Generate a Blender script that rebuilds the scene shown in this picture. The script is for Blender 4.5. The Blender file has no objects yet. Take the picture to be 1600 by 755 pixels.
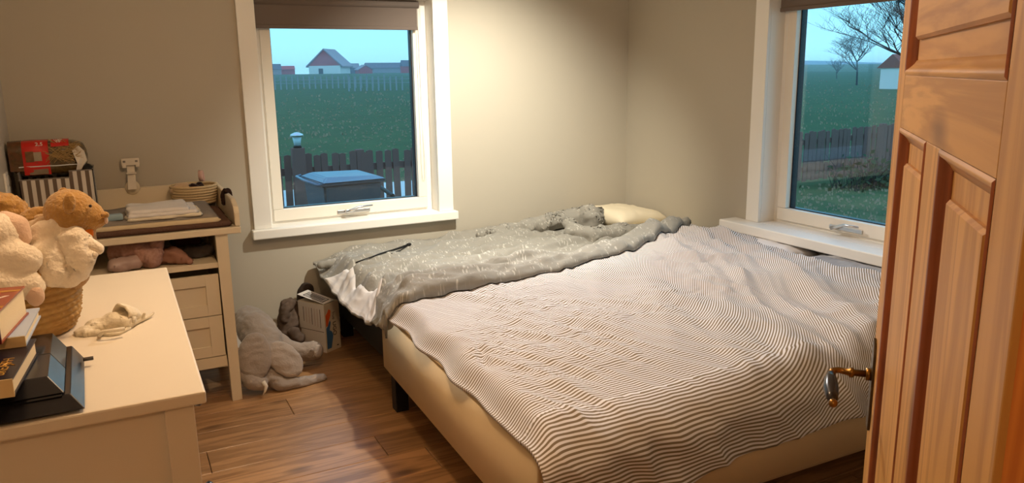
import bpy, bmesh, math, random
import numpy as np
from mathutils import Vector, Matrix, noise

C = bpy.context.scene.collection
SC = bpy.context.scene
random.seed(7)

# ------------------------------------------------------------------ camera
YAW, PITCH, ROLL, FPX, CZ = 0.468737749, 0.213267049, -0.0149133538, 1211.976, 1.5
fw = np.array([math.sin(YAW)*math.cos(PITCH), math.cos(YAW)*math.cos(PITCH), -math.sin(PITCH)])
rt0 = np.array([math.cos(YAW), -math.sin(YAW), 0.0])
up0 = np.cross(rt0, fw)
rt = rt0*math.cos(ROLL) + up0*math.sin(ROLL)
up = -rt0*math.sin(ROLL) + up0*math.cos(ROLL)
cam_data = bpy.data.cameras.new('camera')
cam = bpy.data.objects.new('camera', cam_data)
C.objects.link(cam)
cam.matrix_world = Matrix(((rt[0], up[0], -fw[0], 0), (rt[1], up[1], -fw[1], 0),
                           (rt[2], up[2], -fw[2], CZ), (0, 0, 0, 1)))
cam_data.sensor_fit = 'HORIZONTAL'
cam_data.sensor_width = 36
cam_data.lens = FPX/1600*36
cam_data.clip_start = 0.02
cam_data.clip_end = 2000
SC.camera = cam

# ------------------------------------------------------------------ colour management, world, lights
SC.view_settings.view_transform = 'Standard'
SC.view_settings.look = 'None'
SC.view_settings.gamma = 1
SC.view_settings.use_curve_mapping = False
SC.view_settings.exposure = 0.0

world = bpy.data.worlds.new('dusk_sky')
SC.world = world
world.use_nodes = True
wn = world.node_tree.nodes
wl = world.node_tree.links
wbg = wn['Background']
tc = wn.new('ShaderNodeTexCoord')
sep = wn.new('ShaderNodeSeparateXYZ')
ramp = wn.new('ShaderNodeValToRGB')
ramp.color_ramp.elements[0].position = 0.0
ramp.color_ramp.elements[0].color = (0.38, 0.78, 0.97, 1)
ramp.color_ramp.elements[1].position = 0.22
ramp.color_ramp.elements[1].color = (0.25, 0.83, 1.14, 1)
e3 = ramp.color_ramp.elements.new(1.0)
e3.color = (0.38, 0.62, 1.10, 1)
wl.new(tc.outputs['Generated'], sep.inputs[0])
wl.new(sep.outputs['Z'], ramp.inputs[0])
wl.new(ramp.outputs[0], wbg.inputs[0])
wbg.inputs[1].default_value = 1.55


def lamp(name, kind, loc, energy, color, size=0.05, aim=None, cone=None, blend=0.5, shape=None):
    d = bpy.data.lights.new(name, kind)
    d.energy = energy
    d.color = color
    if kind in ('POINT', 'SPOT'):
        d.shadow_soft_size = size
    if kind == 'SPOT':
        d.spot_size = cone
        d.spot_blend = blend
    o = bpy.data.objects.new(name, d)
    C.objects.link(o)
    o.location = loc
    if aim is not None:
        o.rotation_euler = (Vector(aim)-Vector(loc)).to_track_quat('-Z', 'Y').to_euler()
    return o


lamp('ceiling_spot', 'SPOT', (1.78, 3.20, 2.25), 235, (1, 0.95, 0.81), 0.035, (1.95, 4.45, 0.62), math.radians(98), 1.0)
lamp('ceiling_spot', 'SPOT', (1.60, 3.55, 2.25), 150, (1, 0.95, 0.90), 0.04, (1.65, 2.30, 0.5), math.radians(112), 0.9)
lamp('ceiling_bulb', 'POINT', (0.48, 1.95, 2.2), 34, (1, 0.68, 0.40), 0.06)
lamp('hall_lamp', 'POINT', (-0.15, -0.35, 2.0), 13, (1, 0.58, 0.28), 0.08)
# light portals in the two window openings (they only guide the sky light in)
for nm, loc, rot in (('portal_back', (1.238, 4.68, 1.3), (math.radians(-90), 0, 0)),
                     ('portal_right', (3.383, 2.655, 1.3), (0, math.radians(90), 0))):
    d = bpy.data.lights.new(nm, 'AREA')
    d.shape = 'RECTANGLE'
    d.size, d.size_y = 1.25, 1.25
    d.cycles.is_portal = True
    o = bpy.data.objects.new(nm, d)
    C.objects.link(o)
    o.location = loc
    o.rotation_euler = rot


# ------------------------------------------------------------------ helpers
def ray(px, py):
    return rt*(px-800)/FPX - up*(py-377.5)/FPX + fw


def at_y(px, py, y):
    d = ray(px, py); d = d*y/d[1]
    return Vector((d[0], d[1], d[2]+CZ))


def at_z(px, py, z):
    d = ray(px, py); d = d*(z-CZ)/d[2]
    return Vector((d[0], d[1], d[2]+CZ))


def at_x(px, py, x):
    d = ray(px, py); d = d*x/d[0]
    return Vector((d[0], d[1], d[2]+CZ))


def s2l(*c):
    return tuple(((v/255)/12.92 if v/255 <= 0.04045 else ((v/255+0.055)/1.055)**2.4) for v in c)


def put(name, me, mat, parent=None, smooth=False):
    o = bpy.data.objects.new(name, me)
    C.objects.link(o)
    if mat is not None:
        me.materials.append(mat)
    if parent is not None:
        o.parent = parent
    if smooth:
        me.polygons.foreach_set('use_smooth', [True]*len(me.polygons))
    return o


def thing(name, label, cat, loc=(0, 0, 0), rz=0.0, group=None):
    o = bpy.data.objects.new(name, None)
    C.objects.link(o)
    o.location = loc
    o.rotation_euler = (0, 0, rz)
    o.empty_display_size = 0.05
    return tag(o, label, cat, group)


def tag(o, label, cat, group=None):
    o['label'] = label
    o['category'] = cat
    if group:
        o['group'] = group
    return o


class MB:
    """a bmesh collector"""
    def __init__(self):
        self.b = bmesh.new()

    def box(self, x0, x1, y0, y1, z0, z1, bev=0.0, M=None):
        v = [self.b.verts.new((x, y, z)) for z in (z0, z1) for y in (y0, y1) for x in (x0, x1)]
        F = [(0, 2, 3, 1), (4, 5, 7, 6), (0, 1, 5, 4), (2, 6, 7, 3), (0, 4, 6, 2), (1, 3, 7, 5)]
        fs = [self.b.faces.new([v[i] for i in f]) for f in F]
        if bev:
            es = list({e for f in fs for e in f.edges})
            r = bmesh.ops.bevel(self.b, geom=es, offset=bev, segments=2, affect='EDGES', profile=0.5)
            v = list({q for f in r['faces'] for q in f.verts} | {q for q in v if q.is_valid})
        if M is not None:
            bmesh.ops.transform(self.b, matrix=M, verts=[q for q in v if q.is_valid])
        return self

    def prism(self, pts, z0, z1, axis='z', bev=0.0):
        """extrude a 2-D polygon; axis z: pts=(x,y); y: pts=(x,z); x: pts=(y,z)"""
        def mk(p, t):
            return {'z': (p[0], p[1], t), 'y': (p[0], t, p[1]), 'x': (t, p[0], p[1])}[axis]
        a = [self.b.verts.new(mk(p, z0)) for p in pts]
        c = [self.b.verts.new(mk(p, z1)) for p in pts]
        fs = [self.b.faces.new(a), self.b.faces.new(c[::-1])]
        n = len(pts)
        for i in range(n):
            fs.append(self.b.faces.new((a[i], c[i], c[(i+1) % n], a[(i+1) % n])))
        if bev:
            bmesh.ops.bevel(self.b, geom=list({e for f in fs for e in f.edges}), offset=bev, segments=2, affect='EDGES')
        return self

    def tube(self, path, r, n=8, cap=True):
        path = [Vector(p) for p in path]
        rs = r if isinstance(r, (list, tuple)) else [r]*len(path)
        rings = []
        ref = None
        for i, p in enumerate(path):
            t = (path[min(i+1, len(path)-1)]-path[max(i-1, 0)])
            if t.length < 1e-9:
                t = Vector((0, 0, 1))
            t.normalize()
            if ref is None:
                ref = Vector((0, 0, 1)) if abs(t.z) < 0.9 else Vector((1, 0, 0))
            a = (ref - t*ref.dot(t)).normalized()
            ref = a
            bb = t.cross(a)
            rings.append([self.b.verts.new(p + (a*math.cos(2*math.pi*k/n)+bb*math.sin(2*math.pi*k/n))*rs[i]) for k in range(n)])
        for i in range(len(rings)-1):
            for k in range(n):
                self.b.faces.new((rings[i][k], rings[i][(k+1) % n], rings[i+1][(k+1) % n], rings[i+1][k]))
        if cap:
            self.b.faces.new(rings[0][::-1])
            self.b.faces.new(rings[-1])
        return self

    def lathe(self, prof, n=32, c=(0, 0, 0), M=None, fn=None):
        rings = []
        for r, z in prof:
            ring = []
            for k in range(n):
                t = 2*math.pi*k/n
                rr = r if fn is None else fn(r, z, t)
                p = Vector((rr*math.cos(t), rr*math.sin(t), z))
                if M is not None:
                    p = M @ p
                ring.append(self.b.verts.new(p+Vector(c)))
            rings.append(ring)
        for i in range(len(rings)-1):
            for k in range(n):
                self.b.faces.new((rings[i][k], rings[i][(k+1) % n], rings[i+1][(k+1) % n], rings[i+1][k]))
        if prof[0][0] < 0.9:
            self.b.faces.new(rings[0][::-1])
        if prof[-1][0] < 0.9:
            self.b.faces.new(rings[-1])
        return self

    def ell(self, c, r, rot=None, sub=3):
        if isinstance(r, (int, float)):
            r = (r, r, r)
        M = Matrix.Translation(Vector(c))
        if rot is not None:
            M = M @ rot
        M = M @ Matrix.Diagonal((r[0], r[1], r[2], 1))
        bmesh.ops.create_icosphere(self.b, subdivisions=sub, radius=1, matrix=M)
        return self

    def chain(self, pts, rs, step=0.35):
        """overlapping spheres along a polyline: a soft limb for remeshing"""
        pts = [Vector(p) for p in pts]
        for i in range(len(pts)-1):
            L = (pts[i+1]-pts[i]).length
            k = max(2, int(L/(min(rs[i], rs[i+1])*step))+1)
            for j in range(k+1):
                t = j/k
                self.ell(pts[i].lerp(pts[i+1], t), rs[i]*(1-t)+rs[i+1]*t, sub=2)
        return self

    def mesh(self, name):
        bmesh.ops.recalc_face_normals(self.b, faces=self.b.faces[:])
        me = bpy.data.meshes.new(name)
        self.b.to_mesh(me)
        self.b.free()
        return me

    def build(self, name, mat, parent=None, smooth=False):
        return put(name, self.mesh(name), mat, parent, smooth)

    def blob(self, name, mat, parent=None, voxel=0.008, smooth=6, disp=None):
        """fuse everything collected into ONE continuous soft surface"""
        me = self.mesh(name)
        o = bpy.data.objects.new('tmp', me)
        C.objects.link(o)
        m = o.modifiers.new('r', 'REMESH')
        m.mode = 'VOXEL'
        m.voxel_size = voxel
        s = o.modifiers.new('s', 'SMOOTH')
        s.iterations = smooth
        s.factor = 0.5
        dg = bpy.context.evaluated_depsgraph_get()
        ev = o.evaluated_get(dg)
        me2 = bpy.data.meshes.new_from_object(ev)
        bpy.data.objects.remove(o)
        bpy.data.meshes.remove(me)
        me2.name = name
        me2.materials.clear()
        if disp:
            for v in me2.vertices:
                v.co += v.normal*disp(v.co)
        return put(name, me2, mat, parent, True)


def ramp1(x, a, b):
    t = min(1.0, max(0.0, (x-a)/((b-a) or 1e-9)))
    return t*t*(3-2*t)


def interp(x, xs, ys):
    return float(np.interp(x, xs, ys))


# ------------------------------------------------------------------ materials
def mat(name, col, rough=0.6, spec=0.3, metal=0.0, var=0.0, vscale=8.0, bump=0.0, bscale=60.0, col2=None, sheen=0.0, coat=0.0):
    m = bpy.data.materials.new(name)
    m.use_nodes = True
    n = m.node_tree.nodes
    l = m.node_tree.links
    p = n['Principled BSDF']
    p.inputs['Roughness'].default_value = rough
    p.inputs['Specular IOR Level'].default_value = spec
    p.inputs['Metallic'].default_value = metal
    if sheen:
        p.inputs['Sheen Weight'].default_value = sheen
    if coat:
        p.inputs['Coat Weight'].default_value = coat
    co = n.new('ShaderNodeTexCoord')
    nz = n.new('ShaderNodeTexNoise')
    nz.inputs['Scale'].default_value = vscale
    nz.inputs['Detail'].default_value = 4
    l.new(co.outputs['Object'], nz.inputs['Vector'])
    mx = n.new('ShaderNodeMix')
    mx.data_type = 'RGBA'
    c2 = col2 if col2 is not None else tuple(max(0, c*(1-var)) for c in col)
    mx.inputs[6].default_value = (*col, 1)
    mx.inputs[7].default_value = (*c2, 1)
    l.new(nz.outputs['Fac'], mx.inputs[0])
    l.new(mx.outputs[2], p.inputs['Base Color'])
    if bump:
        nb = n.new('ShaderNodeTexNoise')
        nb.inputs['Scale'].default_value = bscale
        nb.inputs['Detail'].default_value = 6
        l.new(co.outputs['Object'], nb.inputs['Vector'])
        b = n.new('ShaderNodeBump')
        b.inputs['Strength'].default_value = bump
        b.inputs['Distance'].default_value = 0.01
        l.new(nb.outputs['Fac'], b.inputs['Height'])
        l.new(b.outputs[0], p.inputs['Normal'])
    return m


def wood(name, cols, axis, scale=1.0, rough=0.4, spec=0.4, knots=True, rnd=False, coat=0.0):
    """long-grained wood; axis = grain direction 0/1/2"""
    m = bpy.data.materials.new(name)
    m.use_nodes = True
    n = m.node_tree.nodes
    l = m.node_tree.links
    p = n['Principled BSDF']
    p.inputs['Roughness'].default_value = rough
    p.inputs['Specular IOR Level'].default_value = spec
    p.inputs['Coat Weight'].default_value = coat
    co = n.new('ShaderNodeTexCoord')
    src = co.outputs['Object']
    if rnd:
        oi = n.new('ShaderNodeObjectInfo')
        cm = n.new('ShaderNodeCombineXYZ')
        ml = n.new('ShaderNodeMath'); ml.operation = 'MULTIPLY'; ml.inputs[1].default_value = 37.0
        l.new(oi.outputs['Random'], ml.inputs[0])
        l.new(ml.outputs[0], cm.inputs[0]); l.new(ml.outputs[0], cm.inputs[1]); l.new(ml.outputs[0], cm.inputs[2])
        ad = n.new('ShaderNodeVectorMath'); ad.operation = 'ADD'
        l.new(src, ad.inputs[0]); l.new(cm.outputs[0], ad.inputs[1])
        src = ad.outputs[0]
    mp = n.new('ShaderNodeMapping')
    s = [14*scale]*3
    s[axis] = 1.1*scale
    mp.inputs['Scale'].default_value = s
    l.new(src, mp.inputs['Vector'])
    nz = n.new('ShaderNodeTexNoise')
    nz.inputs['Scale'].default_value = 1.0
    nz.inputs['Detail'].default_value = 5
    nz.inputs['Distortion'].default_value = 0.8
    l.new(mp.outputs[0], nz.inputs['Vector'])
    # fine growth lines: fold the noise
    mu = n.new('ShaderNodeMath'); mu.operation = 'MULTIPLY'; mu.inputs[1].default_value = 34.0
    sn = n.new('ShaderNodeMath'); sn.operation = 'SINE'
    l.new(nz.outputs['Fac'], mu.inputs[0]); l.new(mu.outputs[0], sn.inputs[0])
    mr = n.new('ShaderNodeMapRange')
    mr.inputs[1].default_value = -1; mr.inputs[2].default_value = 1
    mr.inputs[3].default_value = 0.0; mr.inputs[4].default_value = 0.45
    l.new(sn.outputs[0], mr.inputs[0])
    ad2 = n.new('ShaderNodeMath'); ad2.operation = 'MULTIPLY_ADD'
    ad2.inputs[1].default_value = 0.9
    l.new(nz.outputs['Fac'], ad2.inputs[0]); l.new(mr.outputs[0], ad2.inputs[2])
    cr = n.new('ShaderNodeValToRGB')
    cr.color_ramp.elements[0].position = 0.2
    cr.color_ramp.elements[0].color = (*cols[0], 1)
    cr.color_ramp.elements[1].position = 0.95
    cr.color_ramp.elements[1].color = (*cols[1], 1)
    l.new(ad2.outputs[0], cr.inputs[0])
    out = cr.outputs[0]
    if knots:
        vo = n.new('ShaderNodeTexVoronoi')
        mk = n.new('ShaderNodeMapping')
        ks = [6.0*scale]*3; ks[axis] = 2.6*scale
        mk.inputs['Scale'].default_value = ks
        l.new(src, mk.inputs['Vector']); l.new(mk.outputs[0], vo.inputs['Vector'])
        vo.inputs['Scale'].default_value = 1.0
        kr = n.new('ShaderNodeMapRange')
        kr.inputs[1].default_value = 0.06; kr.inputs[2].default_value = 0.2
        kr.inputs[3].default_value = 0.75; kr.inputs[4].default_value = 0.0
        l.new(vo.outputs['Distance'], kr.inputs[0])
        mx = n.new('ShaderNodeMix'); mx.data_type = 'RGBA'
        l.new(kr.outputs[0], mx.inputs[0]); l.new(out, mx.inputs[6])
        mx.inputs[7].default_value = (*cols[2], 1)
        out = mx.outputs[2]
    if rnd:
        hs = n.new('ShaderNodeHueSaturation')
        r2 = n.new('ShaderNodeMapRange'); r2.inputs[3].default_value = 0.78; r2.inputs[4].default_value = 1.15
        l.new(oi.outputs['Random'], r2.inputs[0]); l.new(r2.outputs[0], hs.inputs['Value'])
        l.new(out, hs.inputs['Color']); out = hs.outputs[0]
    l.new(out, p.inputs['Base Color'])
    b = n.new('ShaderNodeBump'); b.inputs['Strength'].default_value = 0.12; b.inputs['Distance'].default_value = 0.002
    l.new(ad2.outputs[0], b.inputs['Height']); l.new(b.outputs[0], p.inputs['Normal'])
    return m


def glass_mat():
    m = bpy.data.materials.new('window_glass')
    m.use_nodes = True
    n = m.node_tree.nodes
    l = m.node_tree.links
    n.remove(n['Principled BSDF'])
    tr = n.new('ShaderNodeBsdfTransparent')
    tr.inputs[0].default_value = (0.93, 0.97, 0.98, 1)
    gl = n.new('ShaderNodeBsdfGlossy')
    gl.inputs['Roughness'].default_value = 0.0
    lw = n.new('ShaderNodeLayerWeight')
    pw = n.new('ShaderNodeMath'); pw.operation = 'POWER'; pw.inputs[1].default_value = 5.0
    fr = n.new('ShaderNodeMath'); fr.operation = 'MULTIPLY_ADD'; fr.inputs[1].default_value = 0.95; fr.inputs[2].default_value = 0.035
    l.new(lw.outputs['Facing'], pw.inputs[0]); l.new(pw.outputs[0], fr.inputs[0])
    mx = n.new('ShaderNodeMixShader')
    l.new(fr.outputs[0], mx.inputs[0])
    l.new(tr.outputs[0], mx.inputs[1]); l.new(gl.outputs[0], mx.inputs[2])
    l.new(mx.outputs[0], n['Material Output'].inputs[0])
    return m


def stripe_mat():
    m = mat('striped_cotton', s2l(226, 218, 208), 0.9, 0.1, sheen=0.1)
    n = m.node_tree.nodes; l = m.node_tree.links
    p = n['Principled BSDF']
    uv = n.new('ShaderNodeUVMap')
    sp = n.new('ShaderNodeSeparateXYZ')
    l.new(uv.outputs[0], sp.inputs[0])
    fr = n.new('ShaderNodeMath'); fr.operation = 'PINGPONG'; fr.inputs[1].default_value = 0.5
    dv = n.new('ShaderNodeMath'); dv.operation = 'DIVIDE'; dv.inputs[1].default_value = 0.0128
    l.new(sp.outputs['Y'], dv.inputs[0]); l.new(dv.outputs[0], fr.inputs[0])
    mr = n.new('ShaderNodeMapRange'); mr.inputs[1].default_value = 0.22; mr.inputs[2].default_value = 0.29
    l.new(fr.outputs[0], mr.inputs[0])
    mx = n.new('ShaderNodeMix'); mx.data_type = 'RGBA'
    mx.inputs[6].default_value = (*s2l(230, 227, 230), 1)
    mx.inputs[7].default_value = (*s2l(134, 119, 98), 1)
    l.new(mr.outputs[0], mx.inputs[0])
    l.new(mx.outputs[2], p.inputs['Base Color'])
    return m


def leaf_mat():
    """grey cotton printed with small pale sprigs"""
    m = mat('leafy_grey_cotton', (0.3, 0.3, 0.3), 0.85, 0.15, sheen=0.1, bump=0.5, bscale=24)
    n = m.node_tree.nodes; l = m.node_tree.links
    p = n['Principled BSDF']
    uv = n.new('ShaderNodeUVMap')
    nz = n.new('ShaderNodeTexNoise'); nz.inputs['Scale'].default_value = 14; nz.inputs['Detail'].default_value = 2
    l.new(uv.outputs[0], nz.inputs['Vector'])
    va = n.new('ShaderNodeVectorMath'); va.operation = 'MULTIPLY_ADD'
    va.inputs[1].default_value = (0.06, 0.06, 0)
    l.new(nz.outputs['Color'], va.inputs[0]); l.new(uv.outputs[0], va.inputs[2])
    outs = []
    for k, (ang, sx, sy) in enumerate(((0.6, 84, 32), (-0.8, 80, 34), (1.5, 76, 28))):
        mp = n.new('ShaderNodeMapping')
        mp.inputs['Rotation'].default_value = (0, 0, ang)
        mp.inputs['Scale'].default_value = (sx, sy, 1)
        mp.inputs['Location'].default_value = (k*3.3, k*1.7, 0)
        l.new(va.outputs[0], mp.inputs['Vector'])
        vo = n.new('ShaderNodeTexVoronoi'); vo.inputs['Scale'].default_value = 1.0
        vo.inputs['Randomness'].default_value = 0.8
        l.new(mp.outputs[0], vo.inputs['Vector'])
        a = n.new('ShaderNodeMapRange'); a.inputs[1].default_value = 0.24; a.inputs[2].default_value = 0.34; a.inputs[3].default_value = 1; a.inputs[4].default_value = 0
        l.new(vo.outputs['Distance'], a.inputs[0])
        mk = n.new('ShaderNodeTexNoise'); mk.inputs['Scale'].default_value = 11
        ad = n.new('ShaderNodeVectorMath'); ad.operation = 'ADD'; ad.inputs[1].default_value = (k*7.7, k*2.1, k)
        l.new(uv.outputs[0], ad.inputs[0]); l.new(ad.outputs[0], mk.inputs['Vector'])
        mr = n.new('ShaderNodeMapRange'); mr.inputs[1].default_value = 0.50; mr.inputs[2].default_value = 0.58
        l.new(mk.outputs['Fac'], mr.inputs[0])
        mm = n.new('ShaderNodeMath'); mm.operation = 'MULTIPLY'
        l.new(a.outputs[0], mm.inputs[0]); l.new(mr.outputs[0], mm.inputs[1])
        outs.append(mm.outputs[0])
    m1 = n.new('ShaderNodeMath'); m1.operation = 'MAXIMUM'; l.new(outs[0], m1.inputs[0]); l.new(outs[1], m1.inputs[1])
    m2 = n.new('ShaderNodeMath'); m2.operation = 'MAXIMUM'; l.new(m1.outputs[0], m2.inputs[0]); l.new(outs[2], m2.inputs[1])
    mx = n.new('ShaderNodeMix'); mx.data_type = 'RGBA'
    mx.inputs[6].default_value = (*s2l(142, 138, 129), 1)
    mx.inputs[7].default_value = (*s2l(182, 178, 168), 1)
    l.new(m2.outputs[0], mx.inputs[0])
    l.new(mx.outputs[2], p.inputs['Base Color'])
    return m


M = {}
M['wall'] = mat('greige_wall_paint', s2l(186, 178, 162), 0.75, 0.2, var=0.03, vscale=2, bump=0.03, bscale=250)
M['wallpaper'] = mat('pale_textured_wallpaper', s2l(200, 192, 178), 0.8, 0.2, var=0.08, vscale=30, bump=0.35, bscale=70)
M['ceiling'] = mat('white_ceiling', s2l(225, 220, 210), 0.9, 0.1)
M['white'] = mat('white_gloss_paint', s2l(240, 237, 230), 0.35, 0.4, var=0.02)
M['cream_frame'] = mat('cream_window_paint', s2l(236, 229, 216), 0.4, 0.4, var=0.03)
M['glass'] = glass_mat()
M['seal'] = mat('black_glazing_seal', (0.01, 0.012, 0.02), 0.4)
M['blind'] = mat('taupe_blind_fabric', s2l(116, 104, 96), 0.8, 0.1, bump=0.1, bscale=400)
M['steel'] = mat('brushed_steel', (0.62, 0.60, 0.58), 0.28, 0.5, 1.0)
M['plastic_clear'] = mat('clear_cord_plastic', (0.75, 0.75, 0.72), 0.2, 0.5)
PINE = (s2l(162, 112, 50), s2l(206, 156, 86), s2l(90, 50, 22))
M['pine_v'] = wood('pine_upright', PINE, 2, 1.0, 0.45, 0.35)
M['pine_h'] = wood('pine_across', PINE, 0, 1.0, 0.45, 0.35)
M['pine_red'] = wood('pine_varnish_shaded', (s2l(108, 52, 20), s2l(150, 80, 36), s2l(80, 36, 14)), 2, 1.2, 0.35, 0.4, False)  # upright mouldings: dark varnish, plus shade away from the lamps put into the colour
M['pine_jamb'] = wood('pine_jamb', (s2l(170, 88, 26), s2l(222, 142, 58), s2l(110, 50, 15)), 2, 1.0, 0.35, 0.45, False)
OAK = (s2l(120, 84, 50), s2l(172, 130, 88), s2l(68, 42, 24))
M['floor'] = wood('oak_laminate', OAK, 0, 1.0, 0.30, 0.5, True, True)
M['gap'] = mat('dark_joint', s2l(46, 26, 14), 0.8)
M['furn'] = mat('cream_lacquer', s2l(234, 224, 206), 0.4, 0.35, var=0.03)
M['furn_pine'] = mat('white_stained_pine', s2l(228, 214, 188), 0.45, 0.3, var=0.08, vscale=5)
M['dark'] = mat('dark_inside', s2l(28, 22, 18), 0.8)
M['knob'] = mat('dark_pewter_knob', s2l(60, 58, 60), 0.3, 0.5, 0.8)
M['brass'] = mat('aged_brass', s2l(150, 110, 56), 0.3, 0.5, 0.9, var=0.3, vscale=30)
M['horn'] = mat('black_horn_grip', s2l(38, 32, 32), 0.25, 0.5)
M['plate'] = mat('dull_iron_plate', s2l(96, 84, 68), 0.4, 0.5, 0.6, var=0.3, vscale=40)
M['bedbase'] = mat('cream_bed_ticking', s2l(218, 196, 158), 0.85, 0.15, var=0.05, vscale=3, bump=0.04, bscale=20)
M['black'] = mat('black_wood', s2l(22, 20, 20), 0.5)
M['stripe'] = stripe_mat()
M['leaf'] = leaf_mat()
M['sheet'] = mat('white_cotton', s2l(226, 222, 220), 0.9, 0.1, bump=0.05, bscale=40)
M['pillow'] = mat('ivory_pillow_cotton', s2l(222, 210, 184), 0.9, 0.1, bump=0.06, bscale=25)
M['bluepillow'] = mat('blue_grey_print_cotton', s2l(188, 190, 194), 0.9, 0.1, col2=s2l(120, 116, 116), vscale=14)

# ------------------------------------------------------------------ room shell
XL, XR, YB, YF, ZC = -0.453, 3.153, 4.45, 0.20, 2.40
CASING, WW = 0.095, 1.2          # window casing and outer width
X1 = 0.638                       # back window, outer left of casing
Y2 = 3.255                       # right window, outer edge of casing nearest the corner
ZS, ZT = 0.67, 2.03              # sill top, casing top


def structure(o):
    o['kind'] = 'structure'
    return o


def wall_with_hole(name, a0, a1, h0, h1, z0, z1, t, m):
    """local: x along wall, y outward; hole h0..h1 x z0..z1"""
    b = MB()
    b.box(a0, h0, 0, t, 0, ZC).box(h1, a1, 0, t, 0, ZC)
    b.box(h0, h1, 0, t, 0, z0).box(h0, h1, 0, t, z1, ZC)
    return structure(b.build(name, m))


o = wall_with_hole('wall_back', XL-0.2, XR+0.25, X1+CASING-0.015, X1+WW-CASING+0.015, ZS-0.03, ZT-0.08, 0.23, M['wall'])
o.location = (0, YB, 0)
# right wall: local x -> -y, local y -> +x
o = wall_with_hole('wall_right', -(YB), -(YF-0.15), -(Y2-CASING+0.015), -(Y2-WW+CASING-0.015), ZS-0.03, ZT-0.08, 0.23, M['wall'])
o.location = (XR, 0, 0)
o.rotation_euler = (0, 0, -math.pi/2)
structure(MB().box(XL-0.2, XL, -2.2, YB, 0, ZC).build('wall_left', M['wallpaper']))
structure(MB().box(0.60, XR, YF-0.15, YF, 0, ZC).box(XL, -0.32, YF-0.15, YF, 0, ZC).box(-0.32, 0.60, YF-0.15, YF, 2.08, ZC)
          .box(0.60, 0.8, -2.2, YF-0.15, 0, ZC).box(XL, 0.8, -2.35, -2.2, 0, ZC).build('wall_front', M['wall']))
structure(MB().box(XL-0.2, XR+0.25, -2.35, YB+0.23, ZC, ZC+0.12).build('ceiling', M['ceiling']))
floor = structure(MB().box(XL-0.2, XR+0.25, -2.35, YB+0.2, -0.2, -0.009).build('floor', M['gap']))

# floor boards, each one a piece
joints = {-3: 0.55, -2: 1.35, -1: 1.0, 0: 0.845, 1: 0.195, 2: 1.42, 3: 0.59, 4: 1.15}
PW, PL = 0.194, 1.38
board_mesh = {}


def board(x0, x1, y0, y1):
    key = (round(x1-x0, 4), round(y1-y0, 4))
    if key not in board_mesh:
        w, h = x1-x0, y1-y0
        b = MB().box(-w/2+0.0012, w/2-0.0012, -h/2+0.0012, h/2-0.0012, -0.009, 0.0)
        es = [e for e in b.b.edges if all(v.co.z > -0.001 for v in e.verts)]
        bmesh.ops.bevel(b.b, geom=es, offset=0.0018, segments=1, affect='EDGES')
        me = b.mesh('floor_board')
        me.materials.append(M['floor'])
        board_mesh[key] = me
    q = bpy.data.objects.new('floor_board', board_mesh[key])
    C.objects.link(q)
    q.location = ((x0+x1)/2, (y0+y1)/2, 0)
    q.parent = floor


k = -13
while True:
    y0 = 2.80+PW*k
    if y0 > YB:
        break
    y1 = min(y0+PW, YB)
    j = joints.get(k, (k*0.53) % PL)
    xs = [XL] + sorted(j+PL*i for i in range(-3, 4) if XL+0.05 < j+PL*i < XR-0.05) + [XR]
    for a, b_ in zip(xs[:-1], xs[1:]):
        board(a, b_, y0, y1)
    k += 1
hall = MB().box(XL, 0.6, -2.2, 2.80-PW*13, -0.009, 0).build('hall_boards', M['floor'], floor)

# skirting
structure(MB().box(XL, XR, YB-0.015, YB, 0, 0.09, 0.003).build('baseboard_back', M['white']))
structure(MB().box(XR-0.015, XR, YF, YB-0.016, 0, 0.09, 0.003).build('baseboard_right', M['white']))
structure(MB().box(XL, XL+0.015, YF, YB-0.016, 0, 0.09, 0.003).build('baseboard_left', M['white']))
# outer roof overhang is out of sight; a thin paint line in the corner
structure(MB().box(XR-0.004, XR, YB-0.004, YB, 0.09, ZC).build('trim_1', M['wall']))


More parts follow.
